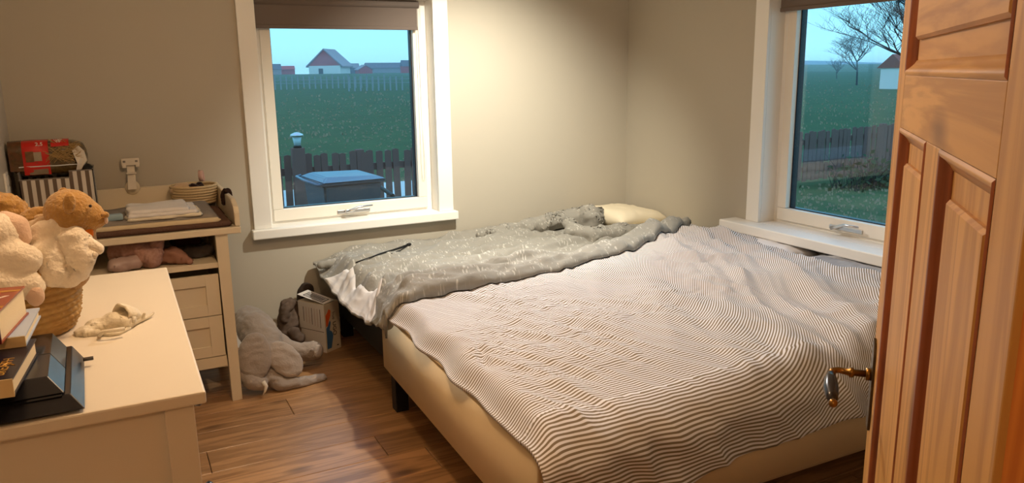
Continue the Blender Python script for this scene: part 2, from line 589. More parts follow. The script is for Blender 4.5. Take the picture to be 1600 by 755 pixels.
def window(idx, loc, rz, sill_p, sill_e0, sill_e1):
    w = bpy.data.objects.new('window_%d' % idx, None)
    C.objects.link(w)
    w.location = loc
    w.rotation_euler = (0, 0, rz)
    structure(w)
    a, c = CASING, WW-CASING
    zt = ZT-CASING
    # casing boards
    MB().box(0, a, -0.02, 0, ZS, ZT, 0.003).build('casing_board', M['white'], w)
    MB().box(c, WW, -0.02, 0, ZS, ZT, 0.003).build('casing_board', M['white'], w)
    MB().box(a, c, -0.02, 0, zt, ZT, 0.003).build('casing_board', M['white'], w)
    # reveal lining
    MB().box(a-0.012, a, 0, 0.10, ZS, zt).build('reveal_board', M['white'], w)
    MB().box(c, c+0.012, 0, 0.10, ZS, zt).build('reveal_board', M['white'], w)
    MB().box(a, c, 0, 0.10, zt, zt+0.012).build('reveal_board', M['white'], w)
    # inner sill
    MB().box(sill_e0, sill_e1, -sill_p, -0.0005, ZS-0.053, ZS, 0.006).box(a-0.01, c+0.01, -0.001, 0.11, ZS-0.03, ZS).build('window_sill', M['white'], w)
    # fixed frame
    fr = MB()
    fr.box(a-0.01, a+0.042, 0.10, 0.19, ZS-0.02, zt+0.01).box(c-0.042, c+0.01, 0.10, 0.19, ZS-0.02, zt+0.01)
    fr.box(a+0.042, c-0.042, 0.10, 0.19, ZS-0.02, ZS+0.022).box(a+0.042, c-0.042, 0.10, 0.19, zt-0.042, zt+0.01)
    fr.build('window_frame', M['white'], w)
    # opening sash
    s0, s1, z0, z1 = a+0.034, c-0.034, ZS+0.016, zt-0.034
    r = 0.056
    sash = bpy.data.objects.new('sash', None); C.objects.link(sash); sash.parent = w
    MB().box(s0, s0+r, 0.088, 0.165, z0+r+0.012, z1, 0.003).build('sash_stile', M['cream_frame'], sash)
    MB().box(s1-r, s1, 0.088, 0.165, z0+r+0.012, z1, 0.003).build('sash_stile', M['cream_frame'], sash)
    MB().box(s0, s1, 0.086, 0.165, z0, z0+r+0.011, 0.003).build('bottom_rail', M['cream_frame'], sash)
    MB().box(s0+r, s1-r, 0.088, 0.165, z1-r, z1, 0.003).build('top_rail', M['cream_frame'], sash)
    g0, g1, gz0, gz1 = s0+r, s1-r, z0+r+0.011, z1-r
    MB().box(g0-0.005, g1+0.005, 0.125, 0.131, gz0-0.005, gz1+0.005).build('glass_pane', M['glass'], sash)
    sl = MB()
    for q0, q1 in ((g0, g0+0.007), (g1-0.007, g1)):
        sl.box(q0, q1, 0.121, 0.158, gz0, gz1)
    sl.box(g0, g1, 0.121, 0.158, gz0, gz0+0.005).box(g0, g1, 0.121, 0.158, gz1-0.005, gz1)
    sl.build('glazing_seal', M['seal'], sash)
    # lever handle on the bottom rail
    hx, hz = 0.525, z0+0.022
    h = bpy.data.objects.new('window_handle', None); C.objects.link(h); h.parent = w
    MB().box(hx-0.03, hx+0.17, 0.078, 0.087, hz-0.011, hz+0.011, 0.003).build('handle_plate', M['steel'], h)
    MB().tube([(hx+0.02, 0.078, hz), (hx+0.02, 0.045, hz+0.002)], [0.012, 0.009], 12).tube(
        [(hx+0.012, 0.045, hz), (hx+0.05, 0.042, hz+0.012), (hx+0.09, 0.04, hz+0.027), (hx+0.175, 0.042, hz+0.030)],
        [0.010, 0.009, 0.007, 0.005], 10).build('handle_lever', M['steel'], h, True)
    return w


w1 = window(1, (X1, YB, 0), 0, 0.058, -0.016, WW+0.018)
w2 = window(2, (XR, Y2, 0), -math.pi/2, 0.125, -0.10, WW+0.10)


def blind(loc, rz, zb, label, chain):
    b = thing('roller_blind', label, 'blind', loc, rz, 'roller blinds in the windows')
    MB().box(CASING+0.012, WW-CASING-0.072, 0.052, 0.056, zb, ZT-CASING-0.005).build('blind_fabric', M['blind'], b)
    MB().box(CASING+0.011, WW-CASING-0.071, 0.047, 0.061, zb-0.008, zb+0.012, 0.003).build('bottom_bar', M['blind'], b)
    MB().tube([(CASING+0.012, 0.06, ZT-CASING-0.03), (WW-CASING-0.06, 0.06, ZT-CASING-0.03)], 0.022, 14).build('roller', M['blind'], b, True)
    if chain:
        xa, xb = WW-CASING-0.066, WW-CASING-0.04
        p = [(xa, 0.052, ZT-CASING-0.03)]
        p += [(xa, 0.052, z) for z in (1.6, 1.3, 1.0)]
        p += [(xa+0.003, 0.052, 0.90), (xa+0.011, 0.052, 0.885), (xa+0.018, 0.052, 0.9), (xb-0.004, 0.052, 1.0), (xb-0.012, 0.052, 1.3), (xb-0.014, 0.052, ZT-CASING-0.03)]
        MB().tube(p, 0.0013, 6).build('pull_chain', M['plastic_clear'], b, True)
    return b


blind((X1, YB, 0), 0, 1.768, 'taupe roller blind pulled part way down the window over the wheelie bin view', True)
blind((XR, Y2, 0), -math.pi/2, 1.805, 'taupe roller blind, only its lower edge in view beside the pine door', False)

# ------------------------------------------------------------------ pine door (open towards the camera) and jamb
AZ, DA, DD = math.radians(53.1), math.radians(46.6), 1.38
ED = Vector((DD*math.sin(AZ), DD*math.cos(AZ), 0))
ux = Vector((-math.sin(DA), -math.cos(DA), 0))
door = bpy.data.objects.new('door_1', None)
C.objects.link(door)
structure(door)
# local x = from free edge to hinge edge, local y = away from the seen face (into the door)
ny = Vector((ux.y, -ux.x, 0))       # outward normal of the seen face
door.matrix_world = Matrix(((ux.x, -ny.x, 0, ED.x), (ux.y, -ny.y, 0, ED.y), (0, 0, 1, 0), (0, 0, 0, 1)))
TD = 0.040
S = dict(a=-0.018, b=0.062, c=0.312, d=0.408, e=0.664, f=0.757)
ZR0, ZR1, ZTOP, ZB = 1.412, 1.489, 2.02, 0.02
MB().box(S['a'], S['b'], 0, TD, ZB, ZTOP, 0.002).build('stile', M['pine_v'], door)
MB().box(S['e'], S['f'], 0, TD, ZB, ZTOP, 0.002).build('stile', M['pine_v'], door)
MB().box(S['b'], S['e'], 0, TD, ZR0, ZR1, 0.001).build('rail', M['pine_h'], door)
MB().box(S['b'], S['e'], 0, TD, 1.92, ZTOP, 0.001).build('rail', M['pine_h'], door)
MB().box(S['b'], S['e'], 0, TD, ZB, 0.24, 0.001).build('rail', M['pine_h'], door)
MB().box(S['c'], S['d'], 0, TD, 0.24, ZR0, 0.001).build('mullion', M['pine_v'], door)


def panel(x0, x1, z0, z1, m):
    """raised panel with bevelled field, set back, plus a mitred moulding of four pieces"""
    rec = 0.012
    bw = 0.05
    b = MB()
    pr = [((x0, x1, z0, z1), rec), ((x0+bw*0.75, x1-bw*0.75, z0+bw, z1-bw), rec), ((x0+bw*0.75, x1-bw*0.75, z0+bw, z1-bw), rec-0.004),
          ((x0+bw*0.75+0.004, x1-bw*0.75-0.004, z0+bw+0.004, z1-bw-0.004), rec-0.008)]
    rings = []
    for (q0, q1, r0, r1), y in pr:
        rings.append([b.b.verts.new((x, y, z)) for x, z in ((q0, r0), (q1, r0), (q1, r1), (q0, r1))])
    for i in range(len(rings)-1):
        for kk in range(4):
            b.b.faces.new((rings[i][kk], rings[i][(kk+1) % 4], rings[i+1][(kk+1) % 4], rings[i+1][kk]))
    b.b.faces.new(rings[-1])
    b.box(x0, x1, rec+0.0005, TD-0.012, z0, z1)
    pan = b.build('panel', m, door)
    mw = 0.021
    prof = [(0.0, 0.0), (0.003, -0.002), (0.007, -0.001), (0.011, 0.004), (0.016, 0.0085), (mw, rec-0.001), (mw, rec)]

    def strip(p, q, inward, mm):
        bb = MB()
        P, Q = Vector(p), Vector(q)
        d = (Q-P).normalized()
        inn = Vector(inward)
        ra, rb = [], []
        for u_, y in prof:
            ra.append(bb.b.verts.new(P+inn*u_+d*u_+Vector((0, y, 0))))
            rb.append(bb.b.verts.new(Q+inn*u_-d*u_+Vector((0, y, 0))))
        for i in range(len(prof)-1):
            bb.b.faces.new((ra[i], ra[i+1], rb[i+1], rb[i]))
        bb.build('moulding', mm, pan, True)
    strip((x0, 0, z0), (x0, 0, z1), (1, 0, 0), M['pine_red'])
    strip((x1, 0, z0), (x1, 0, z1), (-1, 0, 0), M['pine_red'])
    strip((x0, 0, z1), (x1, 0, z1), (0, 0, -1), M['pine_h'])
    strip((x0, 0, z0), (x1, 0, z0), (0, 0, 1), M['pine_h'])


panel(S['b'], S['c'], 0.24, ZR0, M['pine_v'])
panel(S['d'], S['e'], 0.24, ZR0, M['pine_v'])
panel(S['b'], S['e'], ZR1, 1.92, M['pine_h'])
# lever handle on a long iron plate
hd = bpy.data.objects.new('door_handle', None); C.objects.link(hd); hd.parent = door
MB().prism([(-0.012, 0.895), (0.016, 0.895), (0.018, 0.92), (0.018, 1.03), (0.012, 1.05), (0.002, 1.058), (-0.008, 1.05), (-0.014, 1.03), (-0.014, 0.92)],
           -0.004, -0.0005, 'y', 0.001).build('handle_plate', M['plate'], hd)
zh = 0.992
MB().tube([(0.002, -0.004, zh), (0.002, -0.012, zh)], 0.011, 14).tube(
    [(0.002, -0.012, zh), (0.002, -0.03, zh), (0.002, -0.032, zh), (0.002, -0.037, zh), (0.002, -0.039, zh), (0.002, -0.055, zh+0.002), (0.006, -0.064, zh+0.001), (0.016, -0.067, zh-0.003)],
    [0.006, 0.006, 0.009, 0.009, 0.006, 0.0055, 0.006, 0.007], 12).build('lever_neck', M['brass'], hd, True)
MB().tube([(0.014, -0.067, zh-0.001), (0.03, -0.068, zh-0.006), (0.055, -0.068, zh-0.013), (0.075, -0.067, zh-0.018), (0.09, -0.066, zh-0.020)],
          [0.006, 0.0105, 0.0125, 0.010, 0.006], 14).build('lever_grip', M['horn'], hd, True)
MB().tube([(0.089, -0.066, zh-0.020), (0.094, -0.066, zh-0.021), (0.099, -0.066, zh-0.022), (0.102, -0.066, zh-0.023)], [0.005, 0.0075, 0.0065, 0.002], 12).build('lever_tip', M['brass'], hd, True)
# hinge-side jamb
hp = ED + ux*0.757
structure(MB().box(0.0, 0.10, 0, 0.16, 0, 2.08, 0.003).build('trim_2', M['pine_jamb']))
j = bpy.data.objects['trim_2']
j.location = (hp.x+0.004, hp.y-0.155, 0)

#==OBJECTS==

# ------------------------------------------------------------------ cloth helpers
def fold(x, y, ang, fx, fy, seed, oct=3):
    """ridged wrinkles running along direction ang"""
    c, s_ = math.cos(ang), math.sin(ang)
    u = (x*c+y*s_)*fx
    v = (-x*s_+y*c)*fy
    wv = noise.noise((u*0.7+seed, v*0.35, seed))
    a = 0.0
    amp = 1.0
    for i in range(oct):
        a += amp*(1-2*abs(noise.noise((u+seed*3.1, v+wv*0.9, i*7.7+seed))))
        u *= 1.9; v *= 1.9; amp *= 0.5
    return a


def grid_cloth(name, nu, nv, fn, m, parent=None, thick=0.0, smooth=True):
    """fn(u,v) -> (Vector, (uvx, uvy))"""
    vs, uvs = [], []
    for jv in range(nv+1):
        for iu in range(nu+1):
            p, t = fn(iu/nu, jv/nv)
            vs.append(tuple(p)); uvs.append(t)
    fs = []
    for jv in range(nv):
        for iu in range(nu):
            a = jv*(nu+1)+iu
            fs.append((a, a+1, a+nu+2, a+nu+1))
    me = bpy.data.meshes.new(name)
    me.from_pydata(vs, [], fs)
    ul = me.uv_layers.new(name='UVMap')
    idx = np.empty(len(me.loops), dtype=np.int32)
    me.loops.foreach_get('vertex_index', idx)
    ul.data.foreach_set('uv', np.array(uvs, dtype=np.float32)[idx].ravel())
    me.update()
    if me.polygons[len(me.polygons)//2].normal.z < 0:
        me.flip_normals()
    o = put(name, me, m, parent, smooth)
    if thick:
        md = o.modifiers.new('thickness', 'SOLIDIFY')
        md.thickness = thick
        md.offset = -1
    return o


# ------------------------------------------------------------------ big bed at the front
def xfoot(y):
    return 0.985-(3.3-y)*0.0325


bed = thing('bed', 'cream upholstered double bed base under the striped duvet, on short black legs', 'bed', (1.95, 2.5, 0))
b = MB().prism([(xfoot(1.69)-1.95, 1.685-2.5), (1.0, 1.675-2.5), (1.0, 0.79), (xfoot(3.29)-1.95, 0.79)], 0.168, 0.488, 'z')
bmesh.ops.bevel(b.b, geom=b.b.edges[:], offset=0.03, segments=4, affect='EDGES')
b.build('mattress_box', M['bedbase'], bed, True)
pip = [(xfoot(y)-1.95+0.006, y-2.5, 0.474+0.006*math.sin(y*9)) for y in np.linspace(1.75, 3.24, 30)]
MB().tube(pip, 0.007, 8).build('piping', M['bedbase'], bed, True)
for lx, ly in ((1.035, 3.2), (1.02, 1.80), (2.86, 3.2), (2.86, 1.80)):
    MB().box(lx-1.95-0.03, lx-1.95+0.03, ly-2.5-0.03, ly-2.5+0.03, 0, 0.1685, 0.003).build('leg', M['black'], bed)

# back bed against the window wall: dark base, white mattress
bed2 = thing('bed', 'low dark bed base against the back wall, under the grey leafy duvet', 'bed', (2.0, 3.87, 0))
MB().box(-0.94, 1.0, -0.53, 0.53, 0.14, 0.30, 0.006).build('bed_base', M['black'], bed2)
b = MB().box(-0.97, 1.0, -0.545, 0.545, 0.302, 0.475)
bmesh.ops.bevel(b.b, geom=b.b.edges[:], offset=0.03, segments=3, affect='EDGES')
b.build('mattress', M['sheet'], bed2, True)
for lx in (-0.9, 0.92):
    for ly in (-0.48, 0.48):
        MB().box(lx-0.03, lx+0.03, ly-0.03, ly+0.03, 0, 0.141).build('leg', M['black'], bed2)

# ------------------------------------------------------------------ striped duvet
hy, hx = [], []
for px, py in ((1375, 432), (1335, 427), (1295, 409), (1240, 391), (1180, 367), (1135, 358), (1100, 360)):
    q = at_z(px, py, 0.592)
    hy.append(q.y); hx.append(min(q.x, 3.06))
o_ = np.argsort(hy)
hy = [hy[i] for i in o_]; hx = [hx[i]-0.03-0.08*(1-ramp1(hy[k_], 2.7, 3.4)) for k_, i in enumerate(o_)]
hemx = [0.9, 0.98, 1.1, 1.33, 1.57, 1.79, 2.01, 2.2, 2.6, 3.1]
hemz = [0.50, 0.40, 0.325, 0.305, 0.325, 0.338, 0.352, 0.376, 0.40, 0.40]


def striped(u, v):
    x0 = u
    yb = 3.30+0.28*ramp1(u, 0.35, 1.0)
    yfront = 1.80
    T = yb-yfront
    r = 0.13
    xg = 0.95+u*2.05
    hz = interp(xg, hemx, hemz)
    arc = r*math.pi/2
    down = max(0.0, 0.545-r-hz)
    L = T+arc+down
    t = v*L
    # position on the cross-section
    if t < T:
        y, z, hang = yb-t, 0.545, 0.0
    elif t < T+arc:
        a = (t-T)/r
        y, z, hang = yfront-r*math.sin(a), 0.545-r*(1-math.cos(a)), a/(math.pi/2)
    else:
        y, z, hang = yfront-r-(t-T-arc)*0.12, 0.545-r-(t-T-arc), 1.0
    xa = xfoot(y)-0.012-0.012*math.sin(y*17)*ramp1(y, 1.9, 2.3)
    xa += 0.03*hang*ramp1(t, T+arc, L)
    xb = interp(y, hy, hx) if y > hy[0] else hx[0]+(hy[0]-y)*0.25
    xb = min(xb, 3.06)
    x = xa+(xb-xa)*u
    # soft roll-off over the foot edge
    z -= (0.060)*(1-ramp1(x, xa, xa+0.085))**1.6*(1-hang)
    # loft rises towards the head, over the pillows
    z += (1-hang)*(0.036*ramp1(x, 2.15, 2.75)+0.008*ramp1(x, 1.3, 2.0))
    flat = 1-ramp1(hang, 0.0, 0.6)
    edge = ramp1(x-xa, 0.0, 0.12)*ramp1(v, 0.0, 0.03)
    n1 = fold(x, y, 1.22, 0.8, 4.6, 3.3, 3)
    n2 = fold(x, y, -1.15, 1.4, 7.5, 8.1, 3)
    n3 = noise.noise((x*1.6, y*1.6, 2.2))
    n4 = fold(x, y, 0.15, 4.0, 15.0, 21.0, 2)
    n5 = noise.noise((x*2.1+5, y*2.1, 7.7))
    head = ramp1(x, 1.35, 2.5)
    big = fold(x, y, 2.25, 1.2, 3.6, 5.9, 2)
    patch = ramp1(n5, -0.25, 0.3)
    n1 -= 0.45; n2 -= 0.45; n4 -= 0.45; big -= 0.4
    w = (0.005+0.027*head)*n1+(0.005+0.012*patch)*n2+0.006*patch*n4+0.016*n3*(0.4+0.6*head)+0.024*head*big*(1-0.6*ramp1(u, 0.9, 1.0))
    # one deep crease near the foot edge
    w += -0.018*math.exp(-((x-1.02-0.25*(y-2.2))/0.016)**2)*math.exp(-((y-2.28)/0.10)**2)
    z += w*edge*flat
    if hang > 0:
        g = math.sin(x*9.5+1.3*noise.noise((x*2.2, z*2, 1.0))*3)*0.5+0.6*noise.noise((x*5.0, z*3.0, 4.0))+0.35*noise.noise((x*11+z*14, z*5, 9.0))
        diag = fold(x+z*1.0, z*0.8, 0.9, 2.4, 6.0, 6.6, 2)
        y -= ramp1(hang, 0.0, 1.0)*(0.026*g+0.022*diag)+0.006
    z += 0.007*math.sin(x*13)*ramp1(t, T+arc*0.7, T+arc)
    # print coordinate: stripes follow the hem, swinging round towards the head
    sw = 0.10*ramp1(x, 1.5, 2.9)*(x-1.5)
    vv = t+0.80*ramp1(x, 1.7, 2.7)*(x-1.7)+0.0015*n1+0.006*n3
    return Vector((x, y, max(z, 0.20))), (x, vv)


dv = grid_cloth('striped_duvet', 300, 250, striped, M['stripe'], None, 0.012)
tag(dv, 'cream duvet with thin olive stripes, spread over the front bed and hanging to the door', 'duvet')

# ------------------------------------------------------------------ grey leafy duvet on the back bed
from mathutils.bvhtree import BVHTree
under = BVHTree.FromPolygons([v.co for v in dv.data.vertices], [tuple(p.vertices) for p in dv.data.polygons])

fx = [1.00, 1.04, 1.23, 1.55, 1.93, 2.40, 2.79, 3.10]
fy_ = [3.05, 3.02, 3.06, 3.08, 3.13, 3.25, 3.42, 3.60]
lx_ = [2.95, 3.0, 3.31, 3.6, 3.88, 4.24, 4.42]
lz_ = [0.44, 0.445, 0.40, 0.375, 0.37, 0.41, 0.46]


def leafy(u, v):
    # u foot->head, v front edge -> wall
    x = 0.945+u*2.17
    yf = interp(x, fx, fy_)+0.006*math.sin(x*13)+0.004*math.sin(x*29+1)
    yb = 4.415-0.62*ramp1(x, 2.72, 3.1)
    y = yf+(yb-yf)*v
    hz = interp(y, lx_, lz_)
    over = ramp1(3.42-y, -0.10, 0.16)
    base = 0.492+0.028*ramp1(3.75-y, 0, 0.5)+0.012*ramp1(x, 1.5, 2.6)*(1-ramp1(x, 2.3, 2.8)*(1-over))
    base += 0.055*over*ramp1(x, 0.90, 1.10)+0.045*ramp1(x, 2.3, 2.9)*over
    d = x-0.945
    hang = 1-ramp1(d, 0.0, 0.13)
    z = base*(1-hang)+hz*hang
    dist = (yb-yf)*v
    rim = math.sqrt(max(0.0, 1-(1-min(1.0, dist/0.045))**2))
    z -= 0.038*(1-rim)
    n1 = fold(x, y, 0.10, 1.0, 7.5, 12.3, 2)
    n2 = fold(x, y, 0.42, 1.6, 9.5, 17.7, 2)
    n3 = noise.noise((x*2.2, y*3.0, 8.8))
    n4 = fold(x, y, -0.3, 3.0, 13.0, 27.7, 2)
    foot = 1-ramp1(x, 1.05, 1.75)
    w = (0.026*(n1-0.45)+0.020*(n2-0.45)+0.014*(n4-0.45))*(1-0.6*hang)+0.016*n3
    # long pleats sweeping along the cover and down to the near corner
    s_ = y-3.0-0.30*(x-1.0)*(0.4+0.6*ramp1(4.3-y, 0, 1.0))
    w += 0.016*(0.35+0.65*foot)*(1-0.7*hang)*math.sin(s_*24+3.5*n3)*ramp1(4.25-y, 0, 0.5)
    z += w*(0.30+0.70*rim)*(1-0.4*hang)
    # pleats fanning out from the near foot corner
    for s0, y0_, am, x1_ in ((0.06, 3.14, 0.020, 2.4), (0.20, 3.17, 0.026, 2.2), (0.40, 3.22, 0.026, 1.9), (0.68, 3.28, 0.024, 1.7), (1.1, 3.36, 0.020, 1.45)):
        dy_ = y-(y0_+s0*(x-1.0)+0.03*noise.noise((x*3, s0*9, 2)))
        wd = 0.022 if dy_ > 0 else 0.040
        z += 1.7*am*(math.exp(-(dy_/wd)**2)-0.7*math.exp(-((dy_-0.06)/0.03)**2))*(1-ramp1(x, 0.6*x1_+0.4, x1_))*(1-0.5*hang)
    x -= 0.010*hang*n2+0.005*hang*math.sin(y*11+n3*3)
    z += 0.035*math.exp(-((y-4.30)/0.09)**2)*ramp1(x, 1.85, 2.2)*(1-ramp1(x, 2.3, 2.6))
    z += 0.018*math.exp(-((y-4.10+0.22*(x-1.0))/0.06)**2)*(1-ramp1(x, 1.3, 1.6))
    if v > 0.985:
        z -= 0.01
    if y < 3.75:
        h_ = max((q.z for q in (under.ray_cast(Vector((x+dx, y+dy, 2)), Vector((0, 0, -1)))[0] for dx, dy in ((0, 0), (0.012, 0), (-0.012, 0), (0, 0.012), (0, -0.012))) if q is not None), default=None)
        if h_ is not None:
            z = max(z, h_+0.006+0.022*rim+0.5*max(0.0, w)*rim)
    return Vector((x, y, z)), (x, y)


lf = grid_cloth('leafy_duvet', 250, 150, leafy, M['leaf'], None, 0.010)


def lining(u, v):
    vv = 0.20+0.56*v
    uu = 0.002+u*(0.040+0.010*math.sin(v*9)+0.008*noise.noise((v*7, 1, 1)))*min(1, 6*v)**0.5*min(1, 6*(1-v))**0.5
    p, t = leafy(uu, vv)
    k_ = 0.004*min(1, 8*u)*min(1, 8*(1-u))*1.0
    return p+Vector((-0.002-k_, 0, 0.002+k_+0.006*fold(p.y, p.z*2, 0.4, 5, 9, 3.0, 2)*min(1, 4*u)*min(1, 4*(1-u)))), t


grid_cloth('white_lining', 24, 70, lining, M['sheet'], lf)
top_ = BVHTree.FromPolygons([v.co for v in lf.data.vertices], [tuple(p.vertices) for p in lf.data.polygons])


def onbed(px, py, lift=0.0):
    q = top_.ray_cast(Vector((0, 0, CZ)), Vector(ray(px, py)).normalized())[0]
    return (q if q is not None else at_y(px, py, 4.35))+Vector((0, 0, lift))


MB().tube([onbed(556, 412, .006), onbed(570, 407, .007), onbed(582, 403, .007), onbed(593, 399, .008), onbed(603, 396, .008), onbed(613, 393, .008), onbed(622, 390, .008), onbed(637, 385, .008)], [0.003, 0.003, 0.0035, 0.004, 0.004, 0.004, 0.005, 0.006], 8).tube(  # black tube standing in for the thin shadow inside the duvet fold
    [onbed(612, 397, .003), onbed(626, 392, .004), onbed(637, 385, .005)], 0.003, 8).build('fold_shadow_strip', M['black'], lf, True)
MB().ell(onbed(639, 384, .008), (0.016, 0.010, 0.009), sub=2).build('fold_end_lump', M['black'], lf, True)
tag(lf, 'grey duvet printed with pale sprigs, crumpled over the back bed below the window', 'duvet')


def lumps(amp, sc, seed):
    return lambda c: amp*(1-2*abs(noise.noise((c[0]*sc+seed, c[1]*sc, c[2]*sc*1.6))))+amp*0.5*noise.noise((c[0]*sc*2.7, c[1]*sc*2.7+seed, c[2]*sc*2.7))


def uvxy(o, sx=1.0):
    me = o.data
    ul = me.uv_layers.new(name='UVMap')
    for lp in me.loops:
        co = me.vertices[lp.vertex_index].co
        ul.data[lp.index].uv = (co.x+co.z*0.5, co.y+co.z*0.8)


b = MB()
pA = [at_y(752, 368, 4.30), at_y(800, 358, 4.27), at_y(850, 350, 4.24), at_y(895, 342, 4.22), at_y(928, 341, 4.18)]
b.chain(pA, [0.018, 0.040, 0.050, 0.060, 0.070])
b.ell(at_y(922, 342, 4.14), (0.075, 0.085, 0.085))
bun = b.blob('bunched_fold', M['leaf'], lf, 0.008, 3, lumps(0.022, 8, 3.0)); uvxy(bun)
b = MB()
pB = [at_y(890, 352, 4.06), at_y(897, 364, 3.98), at_y(925, 369, 3.90), at_y(965, 364, 3.88), at_y(1005, 362, 3.86), at_y(1040, 368, 3.82)]
b.chain(pB, [0.040, 0.055, 0.055, 0.052, 0.042, 0.018])
rol = b.blob('rolled_fold', M['leaf'], lf, 0.008, 3, lumps(0.018, 8, 8.0)); uvxy(rol)
# rolled end flap at the foot, under the window
b = MB()
pC = [at_y(502, 416, 4.24), at_y(540, 408, 4.25), at_y(580, 402, 4.27), at_y(615, 393, 4.31), at_y(640, 386, 4.35)]
b.chain(pC, [0.022, 0.026, 0.025, 0.02, 0.010])
flp = b.blob('end_flap', M['leaf'], lf, 0.007, 4, lumps(0.010, 12, 5.0)); uvxy(flp)
# drooping corner that falls off the front edge of the foot
b = MB()
pD = [at_y(628, 478, 3.10), at_y(612, 492, 3.10), at_y(602, 506, 3.11)]
b.chain(pD, [0.05, 0.042, 0.028])
cor = b.blob('drooping_corner', M['leaf'], lf, 0.007, 4, lumps(0.014, 11, 15.0)); uvxy(cor)
# ------------------------------------------------------------------ pillows
def pillow(name, label, loc, size, rz, tilt, m, seed, parentgroup=None):
    sx, sy, sz = size
    vs, fs = [], []
    N = 26
    me_b = bmesh.new()
    for side in (1, -1):
        ring = []
        for jv in range(N+1):
            row = []
            for iu in range(N+1):
                a, c = iu/N*2-1, jv/N*2-1
                f = ((1-a**4)*(1-c**4))**0.55
                px_ = a*sx/2*(1-0.05*(1-abs(c))**2*abs(a)); py_ = c*sy/2*(1-0.05*(1-abs(a))**2*abs(c))
                z = side*sz/2*f*(1+0.25*noise.noise((a*1.5+seed, c*1.5, side)))
                z += 0.008*noise.noise((a*5+seed, c*5, 3))*f
                row.append(me_b.verts.new((px_, py_, z)))
            ring.append(row)
        for jv in range(N):
            for iu in range(N):
                q = (ring[jv][iu], ring[jv][iu+1], ring[jv+1][iu+1], ring[jv+1][iu])
                me_b.faces.new(q if side == 1 else q[::-1])
    bmesh.ops.remove_doubles(me_b, verts=me_b.verts[:], dist=0.0004)
    me = bpy.data.meshes.new(name)
    me_b.to_mesh(me); me_b.free()
    o = put(name, me, m, None, True)
    o.location = loc
    o.rotation_euler = (tilt[0], tilt[1], rz)
    return tag(o, label, 'pillow')


pillow('pillow', 'ivory pillow in the corner of the room behind the bunched grey duvet', (2.93, 4.17, 0.570), (0.40, 0.46, 0.13), 0.1, (0.0, 0.05), M['pillow'], 1.0)
pillow('pillow', 'flatter cream pillow peeping out below the ivory corner pillow', (2.95, 3.93, 0.520), (0.36, 0.56, 0.07), 0.05, (0, 0), M['pillow'], 5.0)
pillow('pillow', 'white pillow under the right window sill at the head of the striped duvet', (3.02, 3.04, 0.572), (0.25, 0.62, 0.09), 0.0, (0, 0), M['sheet'], 9.0)
pillow('pillow', 'blue grey printed pillow below the right window sill, nearest the pine door', (3.015, 2.38, 0.570), (0.26, 0.62, 0.09), 0.0, (0, 0), M['bluepillow'], 13.0)

# ------------------------------------------------------------------ chest of drawers (left foreground); its drawers face right
M['glossblack'] = mat('matt_black_plastic', s2l(30, 30, 36), 0.25, 0.6)
M['shinyblack'] = mat('gloss_black_plastic', s2l(20, 20, 24), 0.12, 0.6)
M['page'] = mat('cream_pages', s2l(240, 222, 186), 0.8, 0.1, bump=0.1, bscale=300)
M['navy'] = mat('navy_cover', s2l(26, 20, 34), 0.35, 0.4)
M['maroon'] = mat('maroon_cover', s2l(92, 26, 20), 0.3, 0.4)
M['rose'] = mat('rose_cover', s2l(150, 70, 48), 0.3, 0.4)
M['gold'] = mat('gold_print', s2l(196, 150, 70), 0.4, 0.4, 0.3)
M['whiteprint'] = mat('pale_print', s2l(232, 220, 205), 0.6)
M['creamcover'] = mat('cream_cover', s2l(226, 200, 150), 0.5, 0.3)
M['bluecover'] = mat('pale_blue_cover', s2l(176, 190, 214), 0.4, 0.4)
M['darkprint'] = mat('dark_print', s2l(34, 32, 34), 0.6)

DX0, DX1, DY0, DY1, DZ = -0.435, 0.096, 1.417, 2.476, 0.95
ch = thing('chest_of_drawers', 'cream painted chest of drawers with a plain top in the left foreground', 'chest of drawers', (-0.17, 1.95, 0))
ox, oy = -0.17, 1.95


def lb(mb, x0, x1, y0, y1, z0, z1, bev=0.0):
    return mb.box(x0-ox, x1-ox, y0-oy, y1-oy, z0, z1, bev)


lb(MB(), DX0, DX1, DY0, DY1, DZ-0.024, DZ, 0.004).build('chest_top', M['furn'], ch)
PX0, PX1, PY0, PY1 = DX0+0.012, DX1-0.021, DY0+0.016, DY1-0.016
lb(MB(), PX0, PX1, PY0+0.012, PY0+0.024, 0.12, DZ-0.0245).build('end_panel', M['furn'], ch)
lb(MB(), PX0, PX1, PY1-0.024, PY1-0.012, 0.12, DZ-0.0245).build('end_panel', M['furn'], ch)
for y0 in (PY0, PY1-0.05):
    for x0 in (PX0, PX1-0.05):
        lb(MB(), x0, x0+0.05, y0, y0+0.05, 0, DZ-0.0245, 0.002).build('corner_post', M['furn'], ch)
for y0 in (PY0+0.002, PY1-0.022):
    lb(MB(), PX0+0.05, PX1-0.05, y0, y0+0.02, 0.12, 0.18).build('end_rail', M['furn'], ch)
lb(MB(), PX0, PX0+0.012, PY0+0.05, PY1-0.05, 0.12, DZ-0.025).build('back_panel', M['furn'], ch)
zz = [0.15, 0.345, 0.54, 0.735, DZ-0.04]
